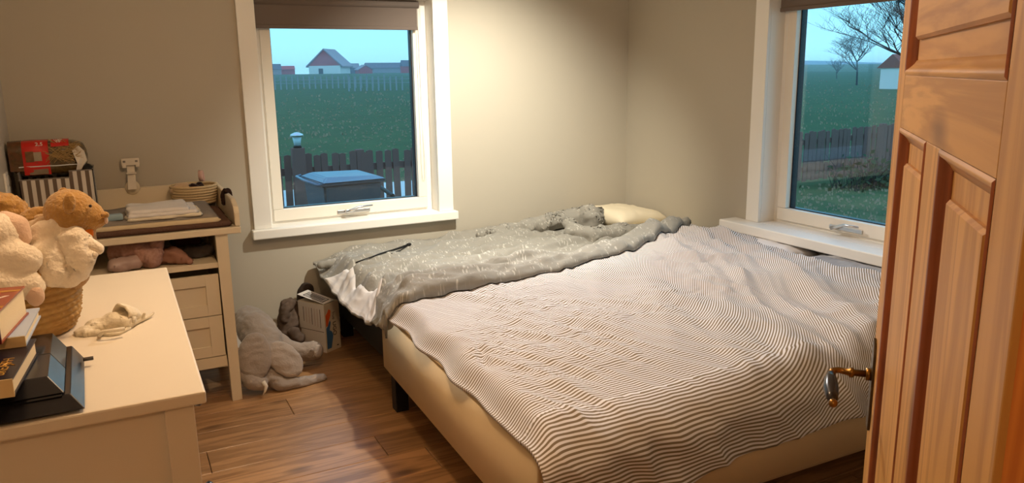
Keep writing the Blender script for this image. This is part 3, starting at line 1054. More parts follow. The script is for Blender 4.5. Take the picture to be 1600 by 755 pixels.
for i in range(4):
    halves = ((PY0+0.055, PY1-0.055),) if i < 3 else ((PY0+0.055, 1.943), (1.949, PY1-0.055))
    for (a, c) in halves:
        dr = lb(MB(), PX1-0.02, PX1-0.001, a, c, zz[i]+0.004, zz[i+1]-0.004, 0.003).build('drawer', M['furn'], ch)
        ks = (a+0.16, c-0.16) if i < 3 else ((a+c)/2,)
        for ky in ks:
            MB().lathe([(0.008, 0), (0.007, 0.012), (0.016, 0.018), (0.019, 0.026), (0.014, 0.033), (0.002, 0.035)], 16,
                       (PX1-0.001-ox, ky-oy, (zz[i]+zz[i+1])/2), Matrix.Rotation(math.pi/2, 4, 'Y')).build('knob', M['knob'], dr, True)
lb(MB(), PX0+0.02, PX1-0.03, PY0+0.04, PY1-0.04, 0.12, 0.14).build('bottom_panel', M['furn'], ch)

# ------------------------------------------------------------------ game console lying on the chest
# right end is a slanted two-tier slab
con = thing('game_console', 'black slanted two-tier game console lying under the stacked books on the chest', 'game console', (-0.248, 1.565, DZ), math.radians(1.5))


def slab(name, z0, z1, x0a, x0b, y0, y1, skew, m, sp=0.0):
    """parallelogram block; end face leans, near/far faces lean by skew"""
    b = MB()
    v = [b.b.verts.new(p) for p in ((-0.20, y0-skew, z0), (x0b, y0-skew, z0), (x0b, y1-skew, z0), (-0.20, y1-skew, z0),
                                    (-0.20, y0+skew, z1), (x0a, y0+skew, z1), (x0a, y1+skew, z1), (-0.20, y1+skew, z1))]
    for f in ((3, 2, 1, 0), (4, 5, 6, 7), (0, 1, 5, 4), (1, 2, 6, 5), (2, 3, 7, 6), (3, 0, 4, 7)):
        b.b.faces.new([v[i] for i in f])
    bmesh.ops.bevel(b.b, geom=b.b.edges[:], offset=0.0012, segments=1, affect='EDGES')
    return b.build(name, m, con)


slab('lower_body', 0.006, 0.029, 0.130, 0.150, -0.135, 0.14, 0.012, M['glossblack'])
slab('middle_band', 0.028, 0.034, 0.118, 0.118, -0.125, 0.13, 0.004, M['shinyblack'])
slab('upper_body', 0.033, 0.058, 0.099, 0.122, -0.112, 0.015, 0.014, M['glossblack'])
slab('gloss_cover', 0.033, 0.058, 0.099, 0.122, 0.0175, 0.15, 0.014, M['shinyblack'])
for fx_, fy in ((-0.15, -0.1), (0.1, -0.1), (-0.15, 0.1), (0.1, 0.1)):
    MB().lathe([(0.012, 0), (0.012, 0.0065)], 12, (fx_, fy, 0)).build('foot', M['glossblack'], con)
MB().box(0.148, 0.166, 0.09, 0.098, 0.012, 0.018, 0.001).build('cable_plug', M['glossblack'], con)


# ------------------------------------------------------------------ three books on the console
def text(body, size, m, parent, loc, rot, ext=0.0004, name='title'):
    cu = bpy.data.curves.new(name, 'FONT')
    cu.body = body
    cu.size = size
    cu.extrude = ext
    cu.align_x = 'CENTER'; cu.align_y = 'CENTER'
    o = bpy.data.objects.new(name, cu)
    C.objects.link(o)
    dg = bpy.context.evaluated_depsgraph_get()
    me = bpy.data.meshes.new_from_object(o.evaluated_get(dg))
    bpy.data.objects.remove(o)
    o = put(name, me, m, parent)
    o.location = loc
    o.rotation_euler = rot
    return o


def book(label, loc, rz, w, d, h, cover, spine, pages):
    """spine faces -y; local origin at centre of the bottom"""
    t = thing('book', label, 'book', loc, rz, 'books stacked on the game console')
    cvr = MB().box(-w/2, w/2, -d/2, d/2, h-0.003, h).box(-w/2, w/2, -d/2, d/2, 0, 0.003).build('cover', cover, t)
    MB().box(-w/2, w/2, -d/2-0.002, -d/2+0.002, 0, h).build('spine', spine, t)
    MB().box(-w/2+0.003, w/2-0.003, -d/2+0.002, d/2-0.004, 0.003, h-0.003).build('page_block', pages, t)
    return t, cvr


Z0 = DZ+0.0585
t, c = book('thick navy book with gold lettering and cream spine, lowest of the stacked books', (-0.252, 1.505, Z0), math.radians(-5), 0.15, 0.21, 0.030, M['navy'], M['creamcover'], M['page'])
text('BREATH', 0.024, M['gold'], c, (0.052, -0.040, 0.0302), (0, 0, math.radians(90)))
MB().tube([(0.045, -0.02, 0.0303), (0.056, -0.026, 0.0303), (0.066, -0.038, 0.0303)], 0.0014, 6).tube([(0.050, -0.012, 0.0303), (0.054, -0.024, 0.0303), (0.048, -0.034, 0.0303)], 0.0014, 6).build('bird_print', M['gold'], c)
MB().prism([(0.025, 0.008), (0.035, 0.018), (0.045, 0.028), (0.055, 0.018), (0.045, 0.008), (0.035, 0.010)][1:5], -0.1078, -0.1072, 'y').build('spine_mark', M['darkprint'], t)
t, c = book('thin pale blue book with cream spine, middle of the stacked books', (-0.250, 1.660, Z0+0.0305), math.radians(-3), 0.150, 0.19, 0.019, M['bluecover'], M['creamcover'], M['page'])
MB().prism([(0.006, 0.006), (0.012, 0.011), (0.022, 0.012), (0.024, 0.006)], -0.0978, -0.0972, 'y').build('spine_mark', M['darkprint'], t)
t, c = book('thick maroon book with big white cover letters, on top of the stacked books', (-0.270, 1.630, Z0+0.050), math.radians(-8), 0.145, 0.185, 0.056, M['rose'], M['maroon'], M['page'])
text('CITY', 0.062, M['whiteprint'], c, (-0.004, 0.0, 0.0562), (0, 0, 0))
for y in (-0.055, 0.06):
    MB().box(-0.072, 0.072, y-0.006, y+0.006, 0.056, 0.0564).build('gold_band', M['gold'], c)
MB().tube([(0.02, -0.0948, 0.036), (0.035, -0.0948, 0.040), (0.05, -0.0948, 0.037)], 0.0012, 6).build('spine_flourish', M['gold'], t)

# ------------------------------------------------------------------ woven basket
M['straw'] = mat('golden_seagrass', s2l(214, 178, 116), 0.7, 0.2, col2=s2l(160, 116, 60), vscale=28, bump=0.25, bscale=180)
BC = Vector((-0.232, 1.975, DZ))
bk = thing('woven_basket', 'round golden seagrass basket holding the soft toys on the chest', 'basket', BC)
prof = []
NR = 11
for i in range(NR*6+1):
    z = 0.002+i/(NR*6)*0.158
    r = interp(z, [0, 0.03, 0.08, 0.13, 0.16], [0.098, 0.114, 0.122, 0.122, 0.119])
    prof.append((r, z))


def weave(r, z, t):
    row = z/0.158*NR
    k = int(row)
    ph = (row-k)
    tw = math.sin(t*34+k*2.4+ph*2.6)
    return r + 0.0055*math.sin(math.pi*ph)**0.7 + 0.0032*tw*math.sin(math.pi*ph)


outer = prof
inner = [(r-0.009, z) for r, z in reversed(prof)]
b = MB()
b.lathe(outer, 120, fn=weave)
b.build('basket_wall', M['straw'], bk, True)
MB().lathe([(q[0]-0.008, q[1]) for q in prof[3:]]+[(0.119, 0.160)], 48).build('basket_lining', M['straw'], bk, True)
MB().tube([(0.117*math.cos(t), 0.117*math.sin(t), 0.161+0.001*math.sin(t*40)) for t in np.linspace(0, 2*math.pi, 97)], 0.0065, 8).build('rim', M['straw'], bk, True)

# ------------------------------------------------------------------ soft toys in the basket
M['bearfur'] = mat('ginger_plush', s2l(200, 158, 92), 0.95, 0.1, col2=s2l(166, 122, 66), vscale=40, bump=0.7, bscale=140, sheen=0.4)
M['creamfur'] = mat('cream_plush', s2l(250, 238, 218), 0.95, 0.1, var=0.06, vscale=30, bump=0.5, bscale=150, sheen=0.4)
M['pinkfur'] = mat('blush_plush', s2l(232, 200, 176), 0.95, 0.1, var=0.06, vscale=30, bump=0.4, bscale=150, sheen=0.4)
M['beigefleece'] = mat('beige_fleece', s2l(206, 176, 140), 0.95, 0.1, var=0.08, vscale=30, bump=0.4, bscale=120, sheen=0.4)
M['orange'] = mat('orange_ribbon', s2l(240, 130, 20), 0.6, 0.3)
M['nose'] = mat('dark_stitched_nose', s2l(48, 30, 22), 0.4, 0.4)


def T(px, py, y):
    return at_y(px, py, y)


bear = thing('teddy_bear', 'ginger teddy bear in a cream robe with orange ribbon, looking right from the basket', 'soft toy', T(100, 430, 1.96), 0, 'soft toys in the woven basket')
bl = Vector(bear.location)


def P(px, py, y):
    return T(px, py, y)-bl


b = MB()
b.ell(P(110, 331, 1.94), (0.052, 0.056, 0.050), Matrix.Rotation(math.radians(12), 4, 'Y'))
b.ell(P(132, 337, 1.935), (0.040, 0.036, 0.034))
b.ell(P(149, 342, 1.93), (0.024, 0.026, 0.022))
b.chain([P(118, 350, 1.945), P(110, 385, 1.95), P(95, 420, 1.96)], [0.040, 0.055, 0.062])
b.blob('body', M['bearfur'], bear, 0.006, 4, lumps(0.0012, 90, 1.0))
b = MB(); b.ell(P(108, 318, 1.880), (0.013, 0.010, 0.024), Matrix.Rotation(math.radians(10), 4, 'Y')); b.blob('ear', M['bearfur'], bear, 0.004, 2)
b = MB(); b.ell(P(100, 306, 1.99), (0.014, 0.008, 0.020)); b.blob('ear', M['bearfur'], bear, 0.004, 2)
MB().ell(P(164, 336, 1.918), (0.009, 0.012, 0.008), sub=2).build('nose', M['bearfur'], bear, True)
MB().ell(P(166, 343, 1.918), (0.004, 0.010, 0.010), sub=2).build('muzzle_patch', M['pinkfur'], bear, True)
MB().ell(P(141, 322, 1.897), 0.0035, sub=2).build('eye', M['nose'], bear, True)
b = MB(); b.ell(P(134, 362, 1.92), (0.016, 0.014, 0.010)); b.ell(P(124, 362, 1.915), (0.012, 0.010, 0.008)); b.ell(P(141, 366, 1.92), (0.008, 0.01, 0.008)); b.blob('ribbon', M['orange'], bear, 0.004, 2)
b = MB()
b.chain([P(60, 372, 1.93), P(90, 358, 1.92), P(122, 368, 1.915)], [0.030, 0.030, 0.018])
b.chain([P(115, 375, 1.905), P(125, 400, 1.895), P(118, 425, 1.90)], [0.032, 0.032, 0.024])
b.chain([P(75, 395, 1.90), P(85, 425, 1.89), P(110, 430, 1.89)], [0.034, 0.030, 0.024])
b.ell(P(95, 400, 1.915), (0.045, 0.028, 0.042))
b.blob('robe', M['creamfur'], bear, 0.0045, 3, lumps(0.008, 20, 4.0))
b = MB(); b.chain([P(122, 372, 1.90), P(138, 382, 1.895), P(153, 389, 1.895)], [0.017, 0.017, 0.014]); b.blob('arm', M['creamfur'], bear, 0.004, 3)
b = MB(); b.chain([P(50, 360, 1.965), P(80, 350, 1.955), P(105, 352, 1.95)], [0.020, 0.020, 0.012]); b.blob('robe_hood', M['beigefleece'], bear, 0.005, 4, lumps(0.004, 30, 9.0))

rab = thing('plush_rabbit', 'cream plush rabbit slumped over the left side of the basket with paws hanging', 'soft toy', T(20, 400, 1.9), 0, 'soft toys in the woven basket')
bl = Vector(rab.location)
b = MB()
b.ell(P(-8, 365, 1.90), (0.055, 0.05, 0.045))
b.chain([P(-20, 400, 1.89), P(20, 402, 1.87), P(42, 405, 1.855)], [0.045, 0.036, 0.030])
b.chain([P(-20, 440, 1.86), P(20, 447, 1.845), P(45, 445, 1.84)], [0.036, 0.032, 0.024])
b.ell(P(52, 450, 1.84), (0.022, 0.022, 0.032))
b.blob('body', M['creamfur'], rab, 0.006, 4, lumps(0.002, 40, 2.0))
b = MB(); b.chain([P(8, 345, 1.905), P(24, 355, 1.895), P(34, 372, 1.89)], [0.022, 0.028, 0.020]); b.blob('ear', M['pinkfur'], rab, 0.005, 4)
b = MB(); b.ell(P(55, 462, 1.825), (0.018, 0.012, 0.024)); b.blob('paw_pad', M['pinkfur'], rab, 0.004, 3)

pup = thing('plush_lion', 'shaggy ginger plush toy lying at the back of the basket, left of the bear', 'soft toy', T(20, 335, 2.03), 0, 'soft toys in the woven basket')
bl = Vector(pup.location)
b = MB()
b.chain([P(-12, 320, 2.03), P(15, 328, 2.03), P(30, 335, 2.03)], [0.030, 0.030, 0.022])
b.chain([P(10, 350, 2.04), P(20, 400, 2.03)], [0.035, 0.04])
b.blob('body', M['bearfur'], pup, 0.005, 2, lumps(0.008, 35, 6.0))
b = MB(); b.chain([P(40, 342, 2.01), P(58, 333, 2.0), P(78, 330, 1.995)], [0.018, 0.016, 0.012]); b.ell(P(55, 342, 2.0), (0.03, 0.02, 0.016)); b.blob('ear', M['bearfur'], pup, 0.005, 3)
MB().ell(P(64, 340, 1.976), (0.014, 0.005, 0.008), sub=2).build('ear_lining', M['beigefleece'], pup, True)

# ------------------------------------------------------------------ crumpled white baby trousers on the chest
M['babywear'] = mat('white_knit', s2l(232, 222, 200), 0.95, 0.1, var=0.05, vscale=30, bump=0.25, bscale=160)
sk = thing('crumpled_garment', 'crumpled white baby garment lying alone on the chest top', 'garment', at_z(180, 505, DZ))
bl = Vector(sk.location)


def Q(px, py, h):
    return at_z(px, py, DZ+h)-bl


b = MB()
b.ell(Q(142, 514, 0.007), (0.034, 0.022, 0.008), Matrix.Rotation(0.3, 4, 'Z'))
b.ell(Q(160, 506, 0.011), (0.036, 0.030, 0.012), Matrix.Rotation(0.2, 4, 'Z'))
b.ell(Q(180, 502, 0.014), (0.034, 0.034, 0.017))
b.ell(Q(196, 503, 0.013), (0.020, 0.024, 0.015))
b.chain([Q(124, 521, 0.006), Q(150, 520, 0.006)], [0.006, 0.008])
b.blob('fabric', M['babywear'], sk, 0.0035, 3, lumps(0.008, 22, 2.0))
b = MB()
cm = Matrix.Translation(Q(200, 493, 0.022)) @ Vector((-0.75, -0.6, 0.25)).to_track_quat('Z', 'Y').to_matrix().to_4x4()
b.lathe([(0.003, -0.022), (0.018, -0.018), (0.025, 0.0), (0.027, 0.016), (0.0265, 0.021), (0.0225, 0.021), (0.021, 0.012), (0.017, -0.004), (0.003, -0.008)], 28, (0, 0, 0), cm,
        lambda r, z, t: r*(1+0.10*math.sin(3*t+1)+0.05*math.sin(7*t)))
b.build('cuff', M['babywear'], sk, True)
MB().tube([Q(158, 520, 0.006), Q(156, 524, 0.010), Q(160, 519, 0.018), Q(175, 517, 0.019), Q(195, 514, 0.018)], 0.0045, 8).tube(
    [Q(158, 522, 0.004), Q(172, 523, 0.004), Q(186, 521, 0.004), Q(203, 512, 0.004)], 0.004, 8).build('leg_hem', M['babywear'], sk, True)
b = MB(); b.chain([Q(208, 505, 0.008), Q(222, 498, 0.008), Q(226, 490, 0.022)], [0.007, 0.006, 0.004]); b.chain([Q(222, 499, 0.006), Q(234, 494, 0.006), Q(240, 489, 0.010)], [0.006, 0.005, 0.003]); b.blob('strap', M['babywear'], sk, 0.003, 3)

# ------------------------------------------------------------------ changing table against the back wall
M['greymat'] = mat('grey_changing_mat', s2l(140, 132, 124), 0.85, 0.15, var=0.08, vscale=10, bump=0.06, bscale=60)
M['browntowel'] = mat('brown_terry', s2l(104, 78, 66), 0.95, 0.1, var=0.15, vscale=40, bump=0.5, bscale=160)
M['creamedge'] = mat('cream_binding', s2l(214, 196, 162), 0.9, 0.1)
M['rope'] = mat('cream_rope', s2l(214, 190, 150), 0.85, 0.15, var=0.12, vscale=60, bump=0.3, bscale=140)
TX0, TX1, TYF, TYB = -0.447, 0.468, 3.66, 4.43
tx, ty = 0.03, 4.05
tab = thing('changing_table', 'white stained pine changing table with raised tray, open shelf and two drawers', 'changing table', (tx, ty, 0))


def tb(mb, x0, x1, y0, y1, z0, z1, bev=0.0):
    return mb.box(x0-tx, x1-tx, y0-ty, y1-ty, z0, z1, bev)


tb(MB(), TX0, TX1, TYF, TYB, 0.806, 0.836, 0.004).build('tray_base', M['furn_pine'], tab)
# side boards of the tray: taller, chamfered at the front corner
for x0 in (TX0, TX1-0.022):
    b = MB().prism([(TYF+0.012-ty, 0.837), (TYB-ty, 0.837), (TYB-ty, 0.952), (TYF+0.11-ty, 0.952), (TYF+0.03-ty, 0.925), (TYF+0.012-ty, 0.90)], x0-tx, x0+0.022-tx, 'x', 0.003)
    b.build('tray_side', M['furn_pine'], tab)
tb(MB(), TX0+0.0225, TX1-0.0225, TYB-0.022, TYB, 0.837, 0.955, 0.003).build('tray_back', M['furn_pine'], tab)
LX0, LX1, LYF, LYB = TX0+0.05, 0.405, 3.675, 4.20
for x0 in (LX0, LX1-0.048):
    b = MB()
    lx = x0-tx
    sgn = 1 if x0 > 0 else -1
    # leg flares slightly toward the foot
    v = [b.b.verts.new(p) for p in ((lx+0.006*sgn, LYF-ty, 0), (lx+0.044+0.006*sgn, LYF-ty, 0), (lx+0.044+0.006*sgn, LYF+0.045-ty, 0), (lx+0.006*sgn, LYF+0.045-ty, 0),
                                    (lx, LYF-ty, 0.8055), (lx+0.052, LYF-ty, 0.8055), (lx+0.052, LYF+0.045-ty, 0.8055), (lx, LYF+0.045-ty, 0.8055))]
    for f in ((3, 2, 1, 0), (4, 5, 6, 7), (0, 1, 5, 4), (1, 2, 6, 5), (2, 3, 7, 6), (3, 0, 4, 7)):
        b.b.faces.new([v[i] for i in f])
    b.build('leg', M['furn_pine'], tab)
    tb(MB(), x0, x0+0.048, LYB-0.045, LYB, 0, 0.8055, 0.002).build('leg', M['furn_pine'], tab)
    tb(MB(), x0+0.012, x0+0.036, LYF+0.0455, LYB-0.0455, 0.17, 0.8055).build('side_panel', M['furn_pine'], tab)
tb(MB(), LX0+0.036, LX1-0.036, LYB-0.014, LYB-0.004, 0.17, 0.8055).build('back_panel', M['furn_pine'], tab)
tb(MB(), LX0+0.046, LX1-0.048, LYF+0.008, LYB-0.015, 0.652, 0.676, 0.001).build('shelf', M['furn_pine'], tab)
tb(MB(), LX0+0.046, LX1-0.048, LYF+0.008, LYF+0.03, 0.175, 0.228, 0.002).build('bottom_rail', M['furn_pine'], tab)
tb(MB(), LX0+0.046, LX1-0.048, LYF+0.03, LYB-0.015, 0.175, 0.19).build('bottom_board', M['furn_pine'], tab)
for z0, z1 in ((0.430, 0.622), (0.232, 0.426)):
    a, c = LX0+0.053, LX1-0.052
    dr = tb(MB(), a, c, LYF+0.016, LYF+0.026, z0, z1).build('drawer', M['furn_pine'], tab)
    fw_ = 0.058
    fb = MB()
    tb(fb, a, a+fw_, LYF+0.006, LYF+0.0155, z0, z1, 0.0012)
    tb(fb, c-fw_, c, LYF+0.006, LYF+0.0155, z0, z1, 0.0012)
    tb(fb, a+fw_, c-fw_, LYF+0.006, LYF+0.0155, z1-0.05, z1, 0.0012)
    tb(fb, a+fw_, c-fw_, LYF+0.006, LYF+0.0155, z0, z0+0.05, 0.0012)
    fb.build('drawer_frame', M['furn_pine'], dr)
# white safety strap standing up from the back board
M['strapwhite'] = mat('white_webbing', s2l(222, 210, 192), 0.7, 0.2)
sp_ = [T(207, 296, 4.36), T(206, 284, 4.385), T(205, 271, 4.40), T(204, 259, 4.41)]
b = MB()
for i in range(3):
    p, q = sp_[i], sp_[i+1]
    w0, w1_ = (0.020, 0.019, 0.018, 0.018)[i], (0.020, 0.019, 0.018, 0.018)[i+1]
    v = [b.b.verts.new(c-Vector((tx, ty, 0))) for c in (p+Vector((-w0, 0, 0)), p+Vector((w0, 0, 0)), q+Vector((w1_, 0, 0)), q+Vector((-w1_, 0, 0)),
                                                       p+Vector((-w0, 0.006, 0)), p+Vector((w0, 0.006, 0)), q+Vector((w1_, 0.006, 0)), q+Vector((-w1_, 0.006, 0)))]
    for f in ((0, 1, 2, 3), (7, 6, 5, 4), (0, 4, 5, 1), (1, 5, 6, 2), (2, 6, 7, 3), (3, 7, 4, 0)):
        b.b.faces.new([v[i_] for i_ in f])
strap = b.build('safety_strap', M['strapwhite'], tab)
c0 = T(204, 258, 4.40)-Vector((tx, ty, 0))
b = MB()
b.box(c0.x-0.042, c0.x+0.042, c0.y-0.004, c0.y+0.012, c0.z-0.002, c0.z+0.034, 0.004)
b.box(c0.x-0.040, c0.x-0.02, c0.y-0.006, c0.y+0.010, c0.z-0.014, c0.z+0.004, 0.004).box(c0.x+0.022, c0.x+0.040, c0.y-0.006, c0.y+0.010, c0.z-0.012, c0.z+0.004, 0.004)
b.build('strap_buckle', M['strapwhite'], strap)
for dx in (-0.028, 0.028):
    MB().box(c0.x+dx-0.006, c0.x+dx+0.006, c0.y-0.0065, c0.y-0.0041, c0.z+0.014, c0.z+0.024, 0.001).build('buckle_slot', M['greymat'], strap)
c1 = T(205, 271, 4.39)-Vector((tx, ty, 0))
MB().box(c1.x-0.023, c1.x+0.023, c1.y-0.006, c1.y+0.01, c1.z-0.004, c1.z+0.004, 0.002).build('strap_slider', M['strapwhite'], strap)
MB().lathe([(0.036, 0), (0.035, 0.005), (0.02, 0.007), (0.003, 0.008)], 28, T(207, 293, 4.407)-Vector((tx, ty, 0)), Matrix.Rotation(math.pi/2, 4, 'X')).build('strap_washer', M['furn_pine'], strap, True)


# ---- things in the tray
def soft_sheet(name, x0, x1, y0, y1, z0, th, m, seed, wob=0.006, amp=0.004, parent=None, rim=0.012):
    """a folded cloth or pad: closed rounded slab with wrinkles"""
    nx, ny = 36, 28
    b = bmesh.new()
    top, bot = [], []
    for j_ in range(ny+1):
        rt_, rb_ = [], []
        for i in range(nx+1):
            u, v = i/nx, j_/ny
            ex = wob*noise.noise((v*4, seed, 1)) if i in (0, nx) else 0
            x = x0+(x1-x0)*u+wob*noise.noise((v*5+seed, u*2, 1.0))
            y = y0+(y1-y0)*v+wob*noise.noise((u*5, seed+v*2, 2.0))
            d = min(u*(x1-x0), (1-u)*(x1-x0), v*(y1-y0), (1-v)*(y1-y0))
            e = min(1, d/rim)
            k_ = math.sqrt(max(0, 1-(1-e)**2))
            w = amp*(1-2*abs(noise.noise((x*9+seed, y*14, seed))))*e
            rt_.append(b.verts.new((x, y, z0+th*0.5+th*0.5*k_+w)))
            rb_.append(b.verts.new((x, y, z0+th*0.5-th*0.5*k_)))
        top.append(rt_); bot.append(rb_)
    for j_ in range(ny):
        for i in range(nx):
            b.faces.new((top[j_][i], top[j_][i+1], top[j_+1][i+1], top[j_+1][i]))
            b.faces.new((bot[j_][i], bot[j_+1][i], bot[j_+1][i+1], bot[j_][i+1]))
    bmesh.ops.remove_doubles(b, verts=b.verts[:], dist=0.0003)
    me = bpy.data.meshes.new(name)
    b.to_mesh(me); b.free()
    return put(name, me, m, parent, True)


tw = soft_sheet('folded_towel', -0.14, 0.438, 3.672, 4.18, 0.837, 0.026, M['browntowel'], 3.0, 0.008, 0.003)
tag(tw, 'brown folded terry towel lining the changing tray under the grey mat', 'towel')
mt = thing('changing_mat', 'grey quilted changing mat with cream piped front edge on the towel', 'changing mat', (0, 0, 0))
soft_sheet('mat_pad', -0.13, 0.385, 3.70, 4.16, 0.862, 0.030, M['greymat'], 7.0, 0.008, 0.010, mt, 0.03)
soft_sheet('mat_edge', -0.132, 0.39, 3.688, 3.712, 0.861, 0.020, M['creamedge'], 9.0, 0.003, 0.002, mt, 0.008)
for i, (x0, x1, y0, y1, z, th, lab) in enumerate((
        (0.005, 0.315, 3.70, 3.99, 0.893, 0.012, 'bottom cream cloth of the white folded stack on the mat'),
        (0.010, 0.300, 3.705, 3.985, 0.905, 0.013, 'middle white cloth of the folded stack on the mat'),
        (0.015, 0.268, 3.715, 3.98, 0.918, 0.014, 'topmost white folded cloth of the stack on the changing mat'))):
    q = soft_sheet('folded_cloth', x0, x1, y0, y1, z, th, M['babywear'] if i == 0 else M['sheet'], 20+i*3, 0.016, 0.007, None, 0.008)
    tag(q, lab, 'cloth', 'white cloths folded on the changing mat')
wp = thing('wipes_packet', 'small pale packet with a blue band on the left of the changing mat', 'packet', T(170, 346, 3.82)-Vector((0, 0, 0.0)), 0.15)
MB().box(-0.05, 0.05, -0.07, 0.07, -0.012, 0.018, 0.008).build('wrapper', M['greymat'], wp, True)
MB().box(-0.049, 0.049, -0.0715, -0.03, -0.008, 0.0187, 0.004).build('blue_band', mat('blue_print', s2l(150, 176, 190), 0.5), wp, True)
wp.location.z = 0.905

# coiled rope bowl in the back right corner
rb = thing('rope_bowl', 'low coiled cream rope bowl in the back corner of the changing tray', 'bowl', (0.335, 4.30, 0.868))
NRB = 7
b = MB()
for i in range(NRB):
    r = 0.098+0.011*min(i, 4)/4
    zr = 0.009+i*0.0135
    b.tube([(r*math.cos(t), r*math.sin(t), zr) for t in np.linspace(0, 2*math.pi, 65)], 0.0075, 8, False)
b.lathe([(0.001, 0.004), (0.098, 0.004), (0.098, 0.012), (0.001, 0.012)], 40)
b.build('coiled_wall', M['rope'], rb, True)
ht = thing('hair_scrunchie', 'dark brown hair scrunchie lying in the rope bowl', 'scrunchie', (0.345, 4.295, 0.950))
b = MB()
for i in range(9):
    a = i/9*2*math.pi
    b.ell((0.028*math.cos(a), 0.028*math.sin(a), 0.008*math.sin(a*2)), 0.014+0.003*math.sin(i*2.2), sub=2)
b.blob('ruffled_band', mat('dark_plum_velvet', s2l(44, 24, 24), 0.9, 0.1, sheen=0.3), ht, 0.005, 1, lumps(0.003, 60, 1.0))
bt = thing('rolled_cloth', 'olive beige rolled cloth in the left half of the rope bowl', 'cloth', (0.285, 4.29, 0.940))
b = MB(); b.chain([(-0.04, -0.02, 0), (0.0, 0.0, 0.008), (0.03, 0.02, 0)], [0.026, 0.03, 0.024]); b.blob('fabric', M['beigefleece'], bt, 0.006, 3, lumps(0.005, 30, 1.0))
tg = thing('fabric_tag', 'pale pink folded ribbon sticking up at the right rim of the rope bowl', 'ribbon', T(314, 276, 4.26), math.radians(60))
b = MB()
pts = [(0.0, 0, -0.025), (-0.008, 0, 0.0), (-0.004, 0, 0.026), (0.003, 0, 0.033), (0.012, 0, 0.012), (0.020, 0, -0.01), (0.014, 0, -0.025)]
ra = [(b.b.verts.new((x, -0.012, z)), b.b.verts.new((x, 0.012, z))) for x, _, z in pts]
for i in range(len(ra)-1):
    b.b.faces.new((ra[i][0], ra[i+1][0], ra[i+1][1], ra[i][1]))
o = b.build('ribbon_loop', mat('blush_ribbon', s2l(214, 180, 172), 0.7), tg, True)
md = o.modifiers.new('t', 'SOLIDIFY'); md.thickness = 0.002
cl = thing('hanging_sock', 'dark brown baby sock draped over the right side board of the tray', 'sock', (TX1-0.011, 3.98, 0.953))
b = MB(); b.chain([(-0.016, 0.0, -0.05), (-0.015, 0, -0.015), (-0.006, 0, 0.008), (0.008, -0.005, 0.008), (0.016, -0.01, -0.012)], [0.012, 0.015, 0.013, 0.013, 0.010])
b.chain([(-0.006, 0.03, 0.007), (-0.004, -0.03, 0.008)], [0.009, 0.010])
b.blob('knit', mat('dark_brown_knit', s2l(52, 36, 30), 0.95, 0.1, bump=0.3, bscale=200), cl, 0.004, 2, lumps(0.002, 50, 1.0))

# ---- striped box, black bin and bag of hay in the back left corner of the table
def vstripes():
    m = mat('grey_white_stripes', (0.5, 0.5, 0.5), 0.7, 0.2)
    n = m.node_tree.nodes; l = m.node_tree.links
    co = n.new('ShaderNodeTexCoord'); sp2 = n.new('ShaderNodeSeparateXYZ')
    l.new(co.outputs['Object'], sp2.inputs[0])
    ad = n.new('ShaderNodeMath'); ad.operation = 'ADD'
    l.new(sp2.outputs['X'], ad.inputs[0]); l.new(sp2.outputs['Y'], ad.inputs[1])
    dv_ = n.new('ShaderNodeMath'); dv_.operation = 'DIVIDE'; dv_.inputs[1].default_value = 0.034
    l.new(ad.outputs[0], dv_.inputs[0])
    fr = n.new('ShaderNodeMath'); fr.operation = 'FRACT'; l.new(dv_.outputs[0], fr.inputs[0])
    gt = n.new('ShaderNodeMath'); gt.operation = 'GREATER_THAN'; gt.inputs[1].default_value = 0.5
    l.new(fr.outputs[0], gt.inputs[0])
    mx = n.new('ShaderNodeMix'); mx.data_type = 'RGBA'
    mx.inputs[6].default_value = (*s2l(214, 206, 196), 1); mx.inputs[7].default_value = (*s2l(112, 96, 84), 1)
    l.new(gt.outputs[0], mx.inputs[0]); l.new(mx.outputs[2], n['Principled BSDF'].inputs['Base Color'])
    return m


M['vstripe'] = vstripes()
pl, pr = T(30, 290, 4.14), T(146, 272, 4.14)
sb = thing('striped_box', 'grey and white striped open storage box with a round finger hole, behind the toys', 'storage box', ((pl.x+pr.x)/2, 4.24, 0.837))
hw, zt_ = (pr.x-pl.x)/2, 0.25
b = MB()
b.box(-hw, -hw+0.004, -0.10, 0.10, 0, zt_).box(hw-0.004, hw, -0.10, 0.10, 0, zt_).box(-hw, hw, 0.096, 0.10, 0, zt_).box(-hw, hw, -0.10, 0.10, 0, 0.004)
b.box(-hw, hw-0.10, -0.10, -0.096, 0, zt_-0.03).box(hw-0.10, hw, -0.10, -0.096, 0, zt_)
b.build('box_walls', M['vstripe'], sb)
MB().lathe([(0.018, -0.1015), (0.018, -0.0995)], 24, (0, 0, 0), Matrix.Translation((-0.02, 0, 0.165)) @ Matrix.Rotation(-math.pi/2, 4, 'X') @ Matrix.Diagonal((1, 1, -1, 1))).build('finger_hole', M['dark'], sb)
b = MB()
for z0 in (zt_-0.0305,):
    b.box(-hw-0.001, hw-0.10, -0.102, -0.095, z0-0.002, z0+0.003)
b.box(-hw-0.001, -hw+0.005, -0.102, 0.101, zt_-0.002, zt_+0.003).box(hw-0.005, hw+0.001, -0.102, 0.101, zt_-0.002, zt_+0.003).box(hw-0.10, hw, -0.102, -0.095, zt_-0.002, zt_+0.003)
b.build('box_rim', M['greymat'], sb)

